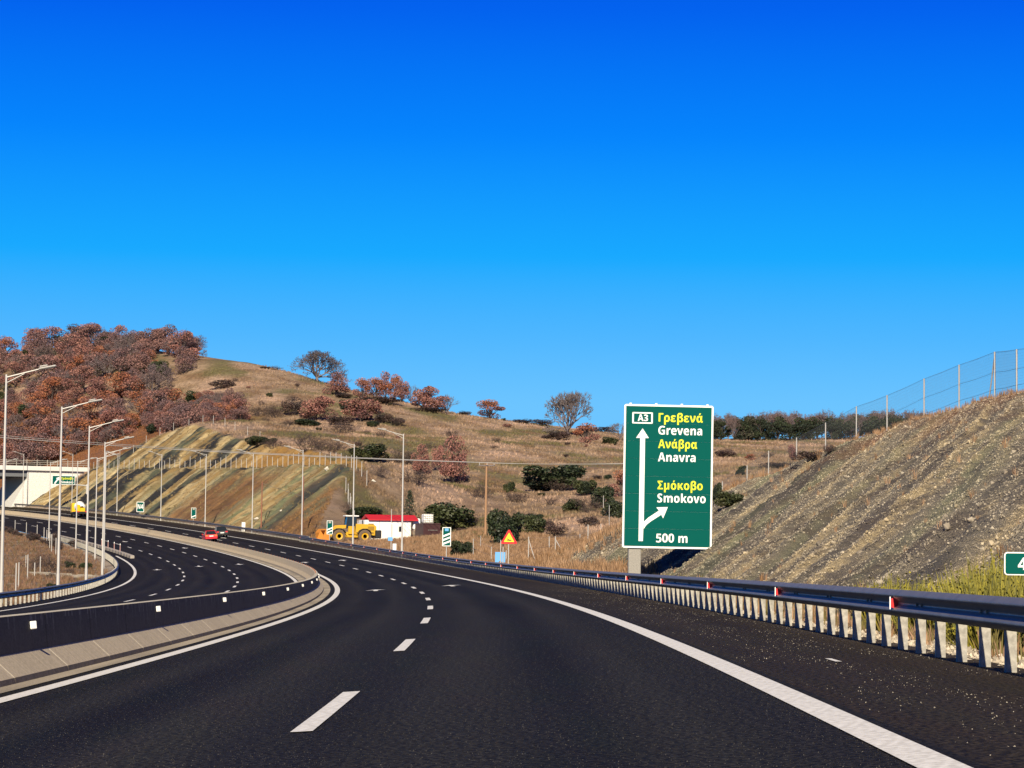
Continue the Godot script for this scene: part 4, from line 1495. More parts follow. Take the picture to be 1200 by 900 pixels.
func scatter() -> void:
	var tilt := func(r: RandomNumberGenerator, p: Vector3, w: float, h: float) -> Transform3D:
		var b := Basis(Vector3.UP, r.randf() * TAU) * Basis(Vector3.RIGHT, r.randf_range(-0.25, 0.25))
		return Transform3D(b.scaled(Vector3(w, h, w)), p)
	var stone := func(r: RandomNumberGenerator):
		var s := 26.0 + 190.0 * pow(r.randf(), 1.25)
		var lat := r.randf_range(8.6, 26.0)
		var q := land(s, lat)
		if q.y < 0.25 or s + (lat - 16.0) * 1.2 > 160.0 + 30.0 * r.randf():
			return null
		var band := streak.get_noise_2d((s - 2.4 * lat) * 2.6 + 900.0, lat * 0.35)
		if r.randf() > 0.85 + band * 1.3:
			return null
		var size := 0.007 + 0.030 * pow(r.randf(), 4.0) + 0.10 * pow(r.randf(), 260.0) + s * 0.00009
		var p := spot(s, lat, q.x + bump(s, lat, q.y) + size * 0.1)
		var tone := Color(0.20, 0.165, 0.125).lerp(Color(0.52, 0.46, 0.37), pow(r.randf(), 1.4))
		if r.randf() < 0.42:
			tone = Color(0.055, 0.047, 0.042) * r.randf_range(0.6, 1.6)
		tone = tone.lerp(land_color(s, lat, q.x - at(road_e, s), q.y), 0.42)
		return [Transform3D(Basis.from_euler(Vector3(r.randf() * 6, r.randf() * 6, r.randf() * 6)).scaled(Vector3.ONE * size), p), tone]
	scatter_over("loose_stones", "loose stones and chips covering the grey brown cut slope", pebble(1), 290000, 501, stone)
	var grit := func(r: RandomNumberGenerator):
		var s := 12.0 + 100.0 * pow(r.randf(), 1.5)
		var lat := 3.9 + 2.7 * pow(r.randf(), 0.75)
		if patchy.get_noise_2d(s * 8.0, lat * 40.0) < r.randf_range(-0.25, 0.2):
			return null
		var size := 0.0025 + 0.006 * pow(r.randf(), 4.0)
		var tone := Color(0.36, 0.32, 0.26) * r.randf_range(0.3, 1.2)
		return [Transform3D(Basis.from_euler(Vector3(r.randf() * 6, r.randf() * 6, 0)).scaled(Vector3.ONE * size), spot(s, lat, road_y(s, lat) + size * 0.4)), tone]
	scatter_over("grit", "pale grit strewn over the hard shoulder", pebble(2), 5200, 502, grit)
	var chips := func(r: RandomNumberGenerator):
		var s := 9.0 + 60.0 * pow(r.randf(), 1.5)
		var lat := r.randf_range(-3.6, 3.55)
		if r.randf() < (s - 30.0) / 40.0:
			return null
		var size := 0.0016 + 0.0026 * pow(r.randf(), 3.0)
		return [Transform3D(Basis.from_euler(Vector3(r.randf() * 6, r.randf() * 6, 0)).scaled(Vector3.ONE * size), spot(s, lat, road_y(s, lat) + size * 0.2)), Color(0.09, 0.082, 0.07) * r.randf_range(0.4, 1.5)]
	scatter_over("stone_chips", "worn pale stone chips in the asphalt of the near lanes", pebble(4), 40000, 511, chips)
	var verge_stone := func(r: RandomNumberGenerator):
		var s := 24.0 + 120.0 * pow(r.randf(), 1.6)
		var lat := 6.45 + 2.4 * r.randf()
		var size := 0.01 + 0.05 * pow(r.randf(), 3.0)
		return [Transform3D(Basis.from_euler(Vector3(r.randf() * 6, r.randf() * 6, 0)).scaled(Vector3.ONE * size), spot(s, lat, land(s, lat).x + size * 0.3)), Color(0.42, 0.36, 0.28) * r.randf_range(0.5, 1.4)]
	scatter_over("gravel", "gravel on the verge under the near guardrail", pebble(3), 22000, 503, verge_stone)
	var straw := func(r: RandomNumberGenerator, h: float):
		return Color(0.40, 0.25, 0.15).lerp(Color(0.25, 0.135, 0.06), r.randf()) * r.randf_range(0.75, 1.25)
	var blade := tuft(61, 12, 0.45, 0.035)
	var bank := func(r: RandomNumberGenerator):
		var s := r.randf_range(112, 345)
		var lat := r.randf_range(7.6, 30.0)
		var q := land(s, lat)
		if s > 300.0 and lat > 9.5 and lat < 27.0 and r.randf() < 0.8:
			return null
		if s < 182.0 and lat > 10.2 and s + (lat - 16.0) * 1.2 < 150.0 + 32.0 * r.randf():
			return null
		var h := r.randf_range(0.25, 0.7)
		return [tilt.call(r, spot(s, lat, q.x + bump(s, lat, q.y)), h * 0.9, h), straw.call(r, h)]
	scatter_over("dry_grass", "tall dry grass on the bank left of the big sign post", blade, 36000, 504, bank)
	var crest := func(r: RandomNumberGenerator):
		var s := r.randf_range(28, 215)
		var lat := r.randf_range(7.4, 30.0)
		var q := land(s, lat)
		if q.y > 0.6 and r.randf() > 0.03:
			return null
		var h := r.randf_range(0.12, 0.42)
		var tone = straw.call(r, h)
		if lat < 10.0 and r.randf() < 0.4:
			tone = Color(0.16, 0.13, 0.035)
		return [tilt.call(r, spot(s, lat, q.x + bump(s, lat, q.y)), h * 0.8, h), tone]
	scatter_over("dry_grass", "brown weeds along the crest and foot of the near cut slope", blade, 14000, 505, crest)
	var hill := func(r: RandomNumberGenerator):
		var s := r.randf_range(232, 720)
		var lat := 20.0 + 240.0 * pow(r.randf(), 1.3)
		var q := land(s, lat)
		if q.y > 0.4:
			return null
		var n := patchy.get_noise_2d(s * 3.0, lat * 5.0)
		if n < -0.12 and r.randf() < 0.75:
			return null
		var h := r.randf_range(0.18, 0.6)
		var c := land_color(s, lat, q.x - at(road_e, s), 0.0) * r.randf_range(0.6, 1.25)
		return [tilt.call(r, spot(s, lat, q.x + bump(s, lat, 0.0)), h * 1.2, h), c]
	scatter_over("dry_grass", "tussocks of dry grass all over the hillside", blade, 110000, 506, hill)
	var inner := func(r: RandomNumberGenerator):
		var s := r.randf_range(110, 520)
		var lat := -21.2 - 22.0 * r.randf()
		var h := r.randf_range(0.12, 0.5)
		var tone := Color(0.26, 0.14, 0.085).lerp(Color(0.15, 0.12, 0.04), r.randf() * r.randf())
		return [tilt.call(r, spot(s, lat, land(s, lat).x), h * 1.1, h), tone * r.randf_range(0.6, 1.2)]
	scatter_over("dry_grass", "brown weeds on the ground inside the curve", blade, 14000, 507, inner)
	var far := func(r: RandomNumberGenerator):
		var s := r.randf_range(335, 640)
		var lat := r.randf_range(8.6, 48.0)
		var q := land(s, lat)
		if q.y < 0.3:
			return null
		var h := r.randf_range(0.15, 0.45)
		if s > 395.0 and r.randf() < 0.88:
			return null
		var tone := Color(0.30, 0.165, 0.065) if s < 400.0 else Color(0.26, 0.19, 0.08)
		return [tilt.call(r, spot(s, lat, q.x + bump(s, lat, q.y)), h * 1.2, h), tone * r.randf_range(0.55, 1.2)]
	scatter_over("dry_grass", "dry scrub grass on the far cut slope", blade, 12000, 508, far)


# ---------------------------------------------------------------- lamps, signs, fences

func lamps() -> void:
	var pole := Maker.new()
	pole.tube(Vector3(0, -0.2, 0), Vector3(0, 12.2, 0), 0.105, 0.055, 10)
	pole.tube(Vector3(0, -0.2, 0), Vector3(0, 1.3, 0), 0.125, 0.12, 10)
	var arm := Maker.new()
	arm.tube(Vector3(0, 12.05, 0), Vector3(1.75, 12.52, 0), 0.042, 0.036, 8)
	var strut := Maker.new()
	strut.tube(Vector3(0, 11.75, 0), Vector3(0.95, 12.26, 0), 0.026, 0.024, 6)
	var head := Maker.new()
	var tip := Basis(Vector3.BACK, 0.2)
	head.soft_box(Vector3(2.15, 12.62, 0), Vector3(0.95, 0.10, 0.30), 0.045, tip)
	head.soft_box(Vector3(1.95, 12.69, 0), Vector3(0.45, 0.07, 0.22), 0.03, tip)
	var glass := Maker.new()
	glass.soft_box(Vector3(2.27, 12.585, 0), Vector3(0.5, 0.03, 0.22), 0.01, tip)
	var mm := [pole.mesh(m.lamp), arm.mesh(m.lamp), strut.mesh(m.lamp), head.mesh(m.lamp), glass.mesh(m.glass)]
	var lots := [
		[-21.47, 0.0, [140.0, 172.5, 202.4, 241.0, 282.0, 321.0, 368.0, 416.0, 483.0], "inside the curve, behind the inner guardrail",
			["tallest and nearest grey lamp post", "second nearest grey lamp post", "third nearest grey lamp post", "fourth nearest grey lamp post", "fifth grey lamp post", "sixth grey lamp post", "seventh grey lamp post", "eighth grey lamp post", "farthest grey lamp post"], "lamp posts inside the curve"],
		[7.6, PI, [259.2, 304.8, 353.1, 400.0, 444.0, 485.0, 525.0, 565.4, 608.6], "behind the right guardrail",
			["nearest grey lamp post beside the white cabin", "grey lamp post in front of the yellow loader", "grey lamp post at the gap of the guardrail", "grey lamp post beside the small white cabinet", "grey lamp post right of the one stripe marker", "grey lamp post between the square and the one stripe marker", "grey lamp post at the black band of the cut slope", "grey lamp post by the yellow lorry", "farthest grey lamp post below the overpass"], "lamp posts along the right guardrail"]]
	for lot in lots:
		for i in lot[2].size():
			var s: float = lot[2][i]
			var y := road_y(s, maxf(-20.4, minf(lot[0], 6.6))) - 0.1
			var t := thing("street_lamp", "%s %s" % [lot[4][i], lot[3]], "street lamp", spot(s, lot[0], y), turn_at(s) + lot[1], lot[5])
			part("pole", mm[0], t); part("arm", mm[1], t); part("strut", mm[2], t)
			var h := part("lamp_head", mm[3], t)
			part("lens", mm[4], h)


func words(text: String, height: float, depth: float) -> ArrayMesh:
	# lettering whose capitals are `height` metres high
	var f := SystemFont.new()
	f.font_names = PackedStringArray(["Droid Sans"])
	f.font_weight = 700
	var t := TextMesh.new()
	t.font = f
	t.font_size = 64
	t.pixel_size = height / 64.0 / 0.714
	t.depth = depth
	t.curve_step = 0.5
	t.text = text
	t.horizontal_alignment = HORIZONTAL_ALIGNMENT_LEFT
	t.vertical_alignment = VERTICAL_ALIGNMENT_BOTTOM
	var am := ArrayMesh.new()
	for i in t.get_surface_count():
		am.add_surface_from_arrays(Mesh.PRIMITIVE_TRIANGLES, t.surface_get_arrays(i))
	return am


func letter(parent: Node, called: String, text: String, x: float, base: float, height: float, width: float, z: float, mat_: Material) -> void:
	var am := words(text, height, 0.006)
	var o := part(called, am, parent, mat_)
	var b := am.get_aabb()
	var k := width / b.size.x if width > 0.0 else 1.0
	# stand the base line of the capitals on `base`
	o.scale = Vector3(k, 1, 1)
	var caps := words("H", height, 0.006).get_aabb()
	o.position = Vector3(x - b.position.x * k, base - caps.position.y, z)


func round_rect(w: float, h: float, r: float) -> PackedVector2Array:
	var p := PackedVector2Array()
	for c in [[w / 2 - r, h / 2 - r, 0.0], [-w / 2 + r, h / 2 - r, 0.5], [-w / 2 + r, -h / 2 + r, 1.0], [w / 2 - r, -h / 2 + r, 1.5]]:
		for i in 5:
			var a: float = PI * (c[2] + i / 8.0)
			p.append(Vector2(c[0] + cos(a) * r, c[1] + sin(a) * r))
	return p


func board(t: Node, w: float, h: float, at_: Vector3, rim: float, r: float, face: Material) -> Node3D:
	var k := Maker.new()
	k.prism(round_rect(w, h, r), -0.05, 0.0)
	var o := made("panel", k, m.white, t)
	o.position = at_
	var q := Maker.new()
	q.prism(round_rect(w - rim * 2, h - rim * 2, maxf(r - rim, 0.01)), 0.001, 0.006)
	made("face", q, face, o)
	return o


func signs() -> void:
	big_sign()
	# the small plate with a 4 at the right edge
	var s := 34.0
	var t := thing("distance_plate", "small green plate with a white 4 behind the near guardrail", "road sign", spot(s, 8.2, 0), turn_at(s) - 0.12)
	var o := board(t, 0.62, 0.30, Vector3(0.055, 1.20, 0), 0.016, 0.045, m.green)
	letter(o, "number", "4", -0.135, -0.08, 0.16, 0.0, 0.008, m.white)
	var k := Maker.new()
	k.tube(Vector3(0.30, -0.2, -0.09), Vector3(0.30, 1.3, -0.09), 0.024, 0.024, 8)
	made("post", k, m.post, t)
	# roadworks triangle
	s = 173.4
	t = thing("warning_sign", "red and yellow triangular warning sign with black symbol on grey poles", "road sign", spot(s, 8.0, 0), turn_at(s))
	k = Maker.new()
	var a := 0.60
	k.prism(triangle(a, 0.07), -0.03, 0.0)
	var tri := made("triangle", k, m.red, t)
	tri.position = Vector3(0, 2.53, 0)
	k = Maker.new()
	k.prism(triangle(a * 0.62, 0.03), 0.001, 0.006)
	made("face", k, m.sign_yellow, tri)
	k = Maker.new()
	k.box(Vector3(0.02, -0.115, 0.009), Vector3(0.30, 0.035, 0.004))
	k.box(Vector3(-0.10, -0.03, 0.009), Vector3(0.035, 0.15, 0.004), Basis(Vector3.BACK, 0.5))
	k.box(Vector3(0.0, -0.06, 0.009), Vector3(0.15, 0.05, 0.004), Basis(Vector3.BACK, -0.5))
	k.box(Vector3(0.11, -0.085, 0.009), Vector3(0.09, 0.05, 0.004))
	made("symbol", k, m.black, tri)
	for x in [-0.02, -0.36, -0.52]:
		var q := Maker.new()
		q.tube(Vector3(x, -0.2, -0.06 if x > -0.1 else -0.35), Vector3(x, 2.9 if x > -0.1 else 2.45, -0.06 if x > -0.1 else -0.35), 0.032, 0.032, 8)
		made("pole", q, m.lamp, t)
	s = 184.2
	t = thing("blue_panel", "light blue rectangular panel low beside the warning triangle", "road sign", spot(s, 8.4, 0), turn_at(s))
	k = Maker.new()
	k.prism(PackedVector2Array([Vector2(-0.36, 0.95), Vector2(-0.1, 0.95), Vector2(-0.06, 1.05), Vector2(0.06, 1.05), Vector2(0.1, 0.95), Vector2(0.36, 0.95), Vector2(0.36, 1.67), Vector2(-0.36, 1.67)]), -0.03, 0.0)
	made("panel", k, m.sign_blue, t)
	for x in [-0.28, 0.28]:
		var q := Maker.new()
		q.tube(Vector3(x, 0.2, -0.06), Vector3(x, 1.6, -0.06), 0.03, 0.03, 8)
		made("leg", q, m.post, t)
	# countdown markers
	countdown(223.5, 0.74, 1.62, 2.22, 3, "green countdown marker with three white stripes left of the warning triangle")
	countdown(329.7, 0.76, 1.72, 4.05, 2, "green countdown marker with two white stripes in front of the loader")
	countdown(456.9, 0.85, 1.85, 7.60, 1, "green countdown marker with one white stripe below the far cut slope")
	s = 505.7
	t = thing("route_plate", "square green plate with white letters below the banded cut slope", "road sign", spot(s, 8.0, 0), turn_at(s))
	o = board(t, 1.45, 1.95, Vector3(0, 10.34, 0), 0.10, 0.1, m.green)
	letter(o, "letters", "N4", -0.52, -0.35, 0.85, 1.05, 0.008, m.white)
	k = Maker.new()
	k.tube(Vector3(0, 7.9, -0.12), Vector3(0, 10.2, -0.12), 0.05, 0.05, 8)
	made("post", k, m.post, t)
	# exit sign on a tall post
	s = 578.0
	t = thing("exit_sign", "green exit direction sign with white arrow high beside the far carriageway", "road sign", spot(s, 8.4, 0), turn_at(s) - 0.1)
	o = board(t, 5.0, 2.0, Vector3(0.4, 17.2, 0), 0.10, 0.12, m.green)
	letter(o, "greek_name", "Σμόκοβο", -0.5, 0.15, 0.5, 2.6, 0.008, m.yellow)
	letter(o, "latin_name", "Smokovo", -0.5, -0.68, 0.5, 2.6, 0.008, m.white)
	k = Maker.new()
	k.prism(PackedVector2Array([Vector2(-2.05, -0.72), Vector2(-1.8, -0.85), Vector2(-1.2, 0.05), Vector2(-0.98, -0.1), Vector2(-0.88, 0.7), Vector2(-1.65, 0.4), Vector2(-1.42, 0.22)]), 0.007, 0.012)
	made("arrow", k, m.white, o)
	k = Maker.new()
	k.tube(Vector3(5.6, 10.4, -0.5), Vector3(5.6, 16.4, -0.5), 0.28, 0.2, 10)
	k.tube(Vector3(5.6, 16.1, -0.5), Vector3(-1.6, 16.5, -0.2), 0.16, 0.12, 8)
	made("mast", k, m.lamp, t)


func triangle(a: float, r: float) -> PackedVector2Array:
	var p := PackedVector2Array()
	for i in 3:
		var c := Vector2(0, 0)
		var ang := PI / 2 + TAU * i / 3.0
		c = Vector2(cos(ang), sin(ang)) * (a * 1.12 - r * 2.0)
		for j in 5:
			var b := ang - PI / 3 + TAU / 3 * j / 4.0
			p.append(c + Vector2(cos(b), sin(b)) * r)
	return p


func countdown(s: float, w: float, h: float, y: float, stripes: int, label: String) -> void:
	var t := thing("countdown_marker", label, "road sign", spot(s, 8.0, 0), turn_at(s))
	var o := board(t, w, h, Vector3(0, y + h * 0.5, 0), 0.06, 0.05, m.green)
	for i in stripes:
		var b := -h * 0.40 + i * h * 0.2
		var k := Maker.new()
		var x := w * 0.5 - 0.061
		k.prism(PackedVector2Array([Vector2(-x, b - h * 0.03), Vector2(x, b + h * 0.13), Vector2(x, b + h * 0.22), Vector2(-x, b + h * 0.07)]), 0.007, 0.011)
		made("stripe", k, m.white, o)
	var q := Maker.new()
	q.box(Vector3(0, h * 0.37, 0.009), Vector3(w * 0.42, h * 0.14, 0.004))
	made("exit_symbol", q, m.sign_blue if stripes == 3 else m.post, o)
	var k2 := Maker.new()
	k2.tube(Vector3(0, road_y(s, 6.6) - 0.4, -0.09), Vector3(0, y + 0.5, -0.09), 0.04, 0.04, 8)
	made("post", k2, m.lamp, t)


func big_sign() -> void:
	var s := 108.8
	var w := 3.75
	var h := 6.0
	var t := thing("direction_sign", "large green motorway direction sign with white frame on a grey post", "road sign", spot(s, 8.8, 0), turn_at(s))
	var c := Vector3(1.36, 4.70, 0)
	var k := Maker.new()
	k.prism(round_rect(w, h, 0.09), -0.07, 0.0)
	var o := made("panel", k, m.white, t)
	o.position = c
	o.rotation.z = -0.008
	for i in 8:
		var q := Maker.new()
		var hh := (h - 0.15) / 8.0
		q.soft_box(Vector3(0, -h / 2 + 0.075 + hh * (i + 0.5), 0.003), Vector3(w - 0.15, hh - 0.004, 0.012), 0.003)
		made("slat", q, m.green, o)
	for i in 4:
		var q := Maker.new()
		q.box(Vector3(-w * 0.43 + i * w * 0.287, h / 2 + 0.02, -0.03), Vector3(0.09, 0.07, 0.05))
		made("clamp", q, m.white, o)
	# positions as shares of the panel, from its top left corner
	var L := -w / 2
	var T := h / 2
	var z := 0.0095
	for q in [["Γρεβενά", 0.385, 0.118, 0.495, m.yellow], ["Grevena", 0.385, 0.208, 0.49, m.white], ["Ανάβρα", 0.385, 0.302, 0.435, m.yellow], ["Anavra", 0.385, 0.395, 0.42, m.white], ["Σμόκοβο", 0.385, 0.590, 0.505, m.yellow], ["Smokovo", 0.385, 0.680, 0.54, m.white], ["500 m", 0.378, 0.958, 0.35, m.white]]:
		letter(o, "lettering", q[0], L + q[1] * w, T - q[2] * h, 0.355, q[3] * w, z, q[4])
	# route box: a white frame with the number inside
	var fx := 0.205
	var fy := 0.095
	k = Maker.new()
	for e in [[0.0, 0.035, 0.222, 0.009], [0.0, -0.035, 0.222, 0.009], [-0.106, 0.0, 0.018, 0.075], [0.106, 0.0, 0.018, 0.075]]:
		k.box(Vector3(L + (fx + e[0]) * w, T - (fy - e[1]) * h, z + 0.003), Vector3(e[2] * w, e[3] * h, 0.006))
	made("route_frame", k, m.white, o)
	letter(o, "lettering", "A3", L + 0.152 * w, T - 0.117 * h, 0.27, 0.115 * w, z, m.white)
	# arrow: straight on with a branch to the right
	var pt := func(u: float, v: float) -> Vector2: return Vector2(L + u * w, T - v * h)
	k = Maker.new()
	k.prism(PackedVector2Array([pt.call(0.182, 0.952), pt.call(0.182, 0.235), pt.call(0.137, 0.235), pt.call(0.208, 0.168), pt.call(0.279, 0.235), pt.call(0.237, 0.235), pt.call(0.237, 0.822), pt.call(0.233, 0.86), pt.call(0.230, 0.952)]), z, z + 0.005)
	k.prism(PackedVector2Array([pt.call(0.2375, 0.818), pt.call(0.29, 0.787), pt.call(0.405, 0.738), pt.call(0.375, 0.716), pt.call(0.503, 0.712), pt.call(0.452, 0.792), pt.call(0.432, 0.766), pt.call(0.32, 0.812), pt.call(0.268, 0.838), pt.call(0.2375, 0.868)]), z, z + 0.005)
	made("arrow", k, m.white, o)
	var post := Maker.new()
	post.col = Color(0.36, 0.34, 0.31)
	post.soft_box(Vector3(0, 3.4, -0.26), Vector3(0.52, 7.4, 0.34), 0.02)
	made("post", post, m.concrete, t)
	var beam := Maker.new()
	for y in [2.6, 4.6, 6.8]:
		beam.box(Vector3(1.3, y, -0.079), Vector3(3.5, 0.1, 0.016))
	made("brace", beam, m.post, t)


func fence_line(label: String, pts: Array, thick: float, braces: Array, wires: Array, group := "") -> Node3D:
	# pts: foot and top of each post; wires: shares of the height
	var t := thing("wire_fence", label, "fence")
	for i in pts.size():
		var k := Maker.new()
		var p: Vector3 = pts[i][0]
		var q: Vector3 = pts[i][1]
		k.tube(p - Vector3(0, 0.4, 0), q, thick, thick, 6)
		made("fence_post", k, m.fence_post, t)
		if i in braces:
			var b := Maker.new()
			var other: Vector3 = pts[i + 1][0] if i + 1 < pts.size() else pts[i - 1][0]
			b.tube(q - Vector3(0, 0.2, 0), p.lerp(other, clampf(1.3 / maxf(0.1, p.distance_to(other)), 0.0, 0.6)), thick * 0.8, thick * 0.8, 6)
			made("brace", b, m.fence_post, t)
	for f in wires:
		var k := Maker.new()
		for i in pts.size() - 1:
			var a: Vector3 = pts[i][0].lerp(pts[i][1], f)
			var b: Vector3 = pts[i + 1][0].lerp(pts[i + 1][1], f)
			var mid := a.lerp(b, 0.5) - Vector3(0, 0.03, 0)
			k.tube(a, mid, 0.008, 0.008, 3, false)
			k.tube(mid, b, 0.008, 0.008, 3, false)
		made("wire", k, m.wire, t)
	return t


func feet(list: Array, h: float) -> Array:
	var r := []
	for q in list:
		var y := ground_y(q[0], q[1])
		r.append([spot(q[0], q[1], y), spot(q[0], q[1], y + (q[2] if q.size() > 2 else h))])
	return r


func fences() -> void:
	# along the crest of the near cut slope
	var tops := [[30.0, 10.2], [46.0, 10.4], [62.0, 10.5], [78.0, 10.65], [94.0, 10.4], [103.0, 10.45], [113.2, 10.92], [117.2, 11.13], [124.2, 11.06], [131.8, 10.91], [140.7, 10.60], [148.8, 10.44], [157.7, 9.94], [166.8, 9.41], [176.3, 8.89], [184.1, 8.13], [193.7, 7.19], [204.0, 6.0]]
	var pts := []
	for q in tops:
		pts.append([spot(q[0], 26.0, minf(ground_y(q[0], 26.0), at(road_e, q[0]) + q[1] - 1.9)), spot(q[0], 26.0, at(road_e, q[0]) + q[1])])
	var t := fence_line("tall wire mesh fence along the crest of the near cut slope", pts, 0.042, [7], [0.995, 0.62, 0.3])
	var net := Maker.new()
	for i in range(4, pts.size() - 1):
		var n := 90
		for j in n:
			var f := float(j) / n
			var a: Vector3 = pts[i][0].lerp(pts[i + 1][0], f)
			var b: Vector3 = pts[i][1].lerp(pts[i + 1][1], f)
			net.tube(a, b, 0.0016, 0.0016, 3, false)
		for j in 18:
			var f := (j + 0.5) / 18.0
			net.tube(pts[i][0].lerp(pts[i][1], f), pts[i + 1][0].lerp(pts[i + 1][1], f), 0.0016, 0.0016, 3, false)
	var o := made("netting", net, m.wire, t)
	o.set_meta("kind", "stuff")
	# on the berm of the far cut slope
	var berm := []
	for i in 58:
		var s := 398.0 + i * 3.9
		var hb := minf(10.4, 9.2 + (580.0 - s) * 0.0075)
		berm.append([s, 8.8 + hb / 0.7 + 1.2, 2.1 + 0.25 * sin(i * 7.3) + (0.25 if i % 9 == 0 else 0.0)])
	fence_line("pale fence posts in a row on the berm of the far cut slope", feet(berm, 2.1), 0.055, [], [0.9])
	fence_line("fence posts climbing along the upper edge of the far cut slope", feet([[603.1, 28.5], [601.8, 31.3], [602.5, 34.5], [599.3, 36.7], [598.0, 39.5], [596.0, 42.5], [589.0, 43.5], [580.0, 43.0], [570.7, 42.7], [558.7, 41.2], [545.0, 39.8], [532.0, 38.6]], 1.9), 0.055, [], [0.9])
	fence_line("close set posts descending to the yard behind the loader", feet([[392.4, 20.5], [388.0, 20.0], [384.6, 19.4], [381.0, 19.0], [377.7, 18.5], [374.0, 18.1], [370.8, 17.6], [366.0, 16.9], [361.0, 16.2], [355.0, 15.5], [350.2, 14.8], [344.0, 14.2], [338.0, 13.8]], 2.3), 0.055, [], [0.9])
	fence_line("wire fence with braced corner posts on the bank right of the warning triangle", feet([[275.1, 17.8, 1.5], [233.1, 11.4, 1.7], [205.0, 9.8, 1.4], [192.0, 9.6, 1.2], [181.3, 10.1, 1.7], [176.2, 11.4, 1.2], [171.1, 13.0, 1.3], [170.1, 15.5, 1.5], [168.0, 18.0, 1.8], [172.0, 21.5, 1.9], [180.0, 24.0, 1.9], [190.0, 25.6, 2.0]], 1.6), 0.038, [0, 4, 5], [0.95, 0.5])
	fence_line("far fence posts on the slope left of the big sign", feet([[238.1, 19.0, 1.4], [262.0, 26.0, 1.8], [286.0, 33.0, 2.2], [311.1, 39.6, 2.6], [340.0, 46.0, 2.4]], 1.8), 0.045, [], [0.95])
	fence_line("weathered fence posts along the inner edge of the far carriageway", feet([[343.6, -25.4], [365.4, -24.9], [381.0, -24.2], [397.6, -23.4], [414.0, -22.4], [431.0, -21.8], [447.0, -21.8], [463.0, -21.8], [479.0, -21.8], [495.0, -21.8], [512.0, -21.8], [530.0, -21.8]], 2.3), 0.06, [], [0.9])
	fence_line("short leaning fence posts on the ground inside the curve", feet([[183.7, -25.2, 2.1], [206.0, -26.8, 1.9], [232.1, -27.7, 2.2], [243.4, -27.6, 1.4], [254.8, -27.5, 1.8], [284.1, -29.6, 1.4]], 2.0), 0.05, [], [])


func power_line() -> void:
	var tops := []
	var spots := [[313.9, 24.9, 9.0, "tan wooden utility pole with a cross arm on the hillside"], [300.0, 46.0, 8.0, "wooden utility pole hidden behind the big green sign"], [405.4, 9.9, 7.1, "brown wooden pole with a stay wire at the foot of the cut slope"], [368.0, 9.9, 8.0, "slim brown pole next to the lamp post at the guardrail gap"]]
	for i in spots.size():
		var q = spots[i]
		var y := ground_y(q[0], q[1])
		var t := thing("utility_pole", q[3], "utility pole", spot(q[0], q[1], y), turn_at(q[0]))
		var k := Maker.new()
		var wide := 0.17 if i < 2 else 0.12
		k.tube(Vector3(0, -0.3, 0), Vector3(0.05, q[2], 0), wide, wide * 0.7, 8)
		made("pole", k, m.wood if i < 2 else m.dark_wood, t)
		if i < 2:
			k = Maker.new()
			k.box(Vector3(0.05, q[2] - 0.25, 0.12), Vector3(2.0, 0.12, 0.1))
			made("cross_arm", k, m.grey_bark, t)
			for x in [-0.85, 0.1, 0.95]:
				k = Maker.new()
				k.tube(Vector3(x, q[2] - 0.2, 0.12), Vector3(x, q[2] + 0.08, 0.12), 0.05, 0.035, 6)
				made("insulator", k, m.fence_post, t)
		if i == 2:
			k = Maker.new()
			k.tube(Vector3(0.03, q[2] - 0.3, 0), Vector3(7.5, 4.4, 2.0), 0.02, 0.02, 4, false)
			made("stay_wire", k, m.wire, t)
		if i == 0:
			tops.append(t.transform)
		if i == 1:
			tops.append(t.transform)
	var ends := [Vector3(-99, 22.0, -452), Vector3(-99, 22.0, -450.4), Vector3(-99, 22.3, -449)]
	var names3 := ["pale overhead wire, left strand on the utility pole", "pale overhead wire, middle strand on the utility pole", "pale overhead wire, right strand on the utility pole"]
	for i in 3:
		var x: float = [-0.85, 0.1, 0.95][i]
		var a: Vector3 = tops[0] * Vector3(x, 9.08, 0.12)
		var b: Vector3 = tops[1] * Vector3(x, 8.08, 0.12)
		var k := Maker.new()
		for seg in [[ends[i], a, 0.6], [a, b, 0.25]]:
			var last: Vector3 = seg[0]
			for j in range(1, 17):
				var f := j / 16.0
				var p: Vector3 = seg[0].lerp(seg[1], f) - Vector3(0, seg[2] * 4.0 * f * (1.0 - f), 0)
				k.tube(last, p, 0.030, 0.030, 4, false)
				last = p
		var o := made("overhead_wire", k, m.fence_post, self)
		tag(o, names3[i], "cable", "overhead wires")
	var left := thing("utility_pole", "wooden utility pole beyond the left edge carrying the overhead wires", "utility pole", Vector3(-99, 12.0, -450.4))
	var kk := Maker.new()
	kk.tube(Vector3(0, -6, -0.1), Vector3(0, 10.1, -0.1), 0.18, 0.13, 8)
	made("pole", kk, m.wood, left)
	kk = Maker.new()
	kk.box(Vector3(0, 9.9, 0), Vector3(0.1, 0.12, 3.4))
	made("cross_arm", kk, m.grey_bark, left)


# ---------------------------------------------------------------- the yard and the vehicles

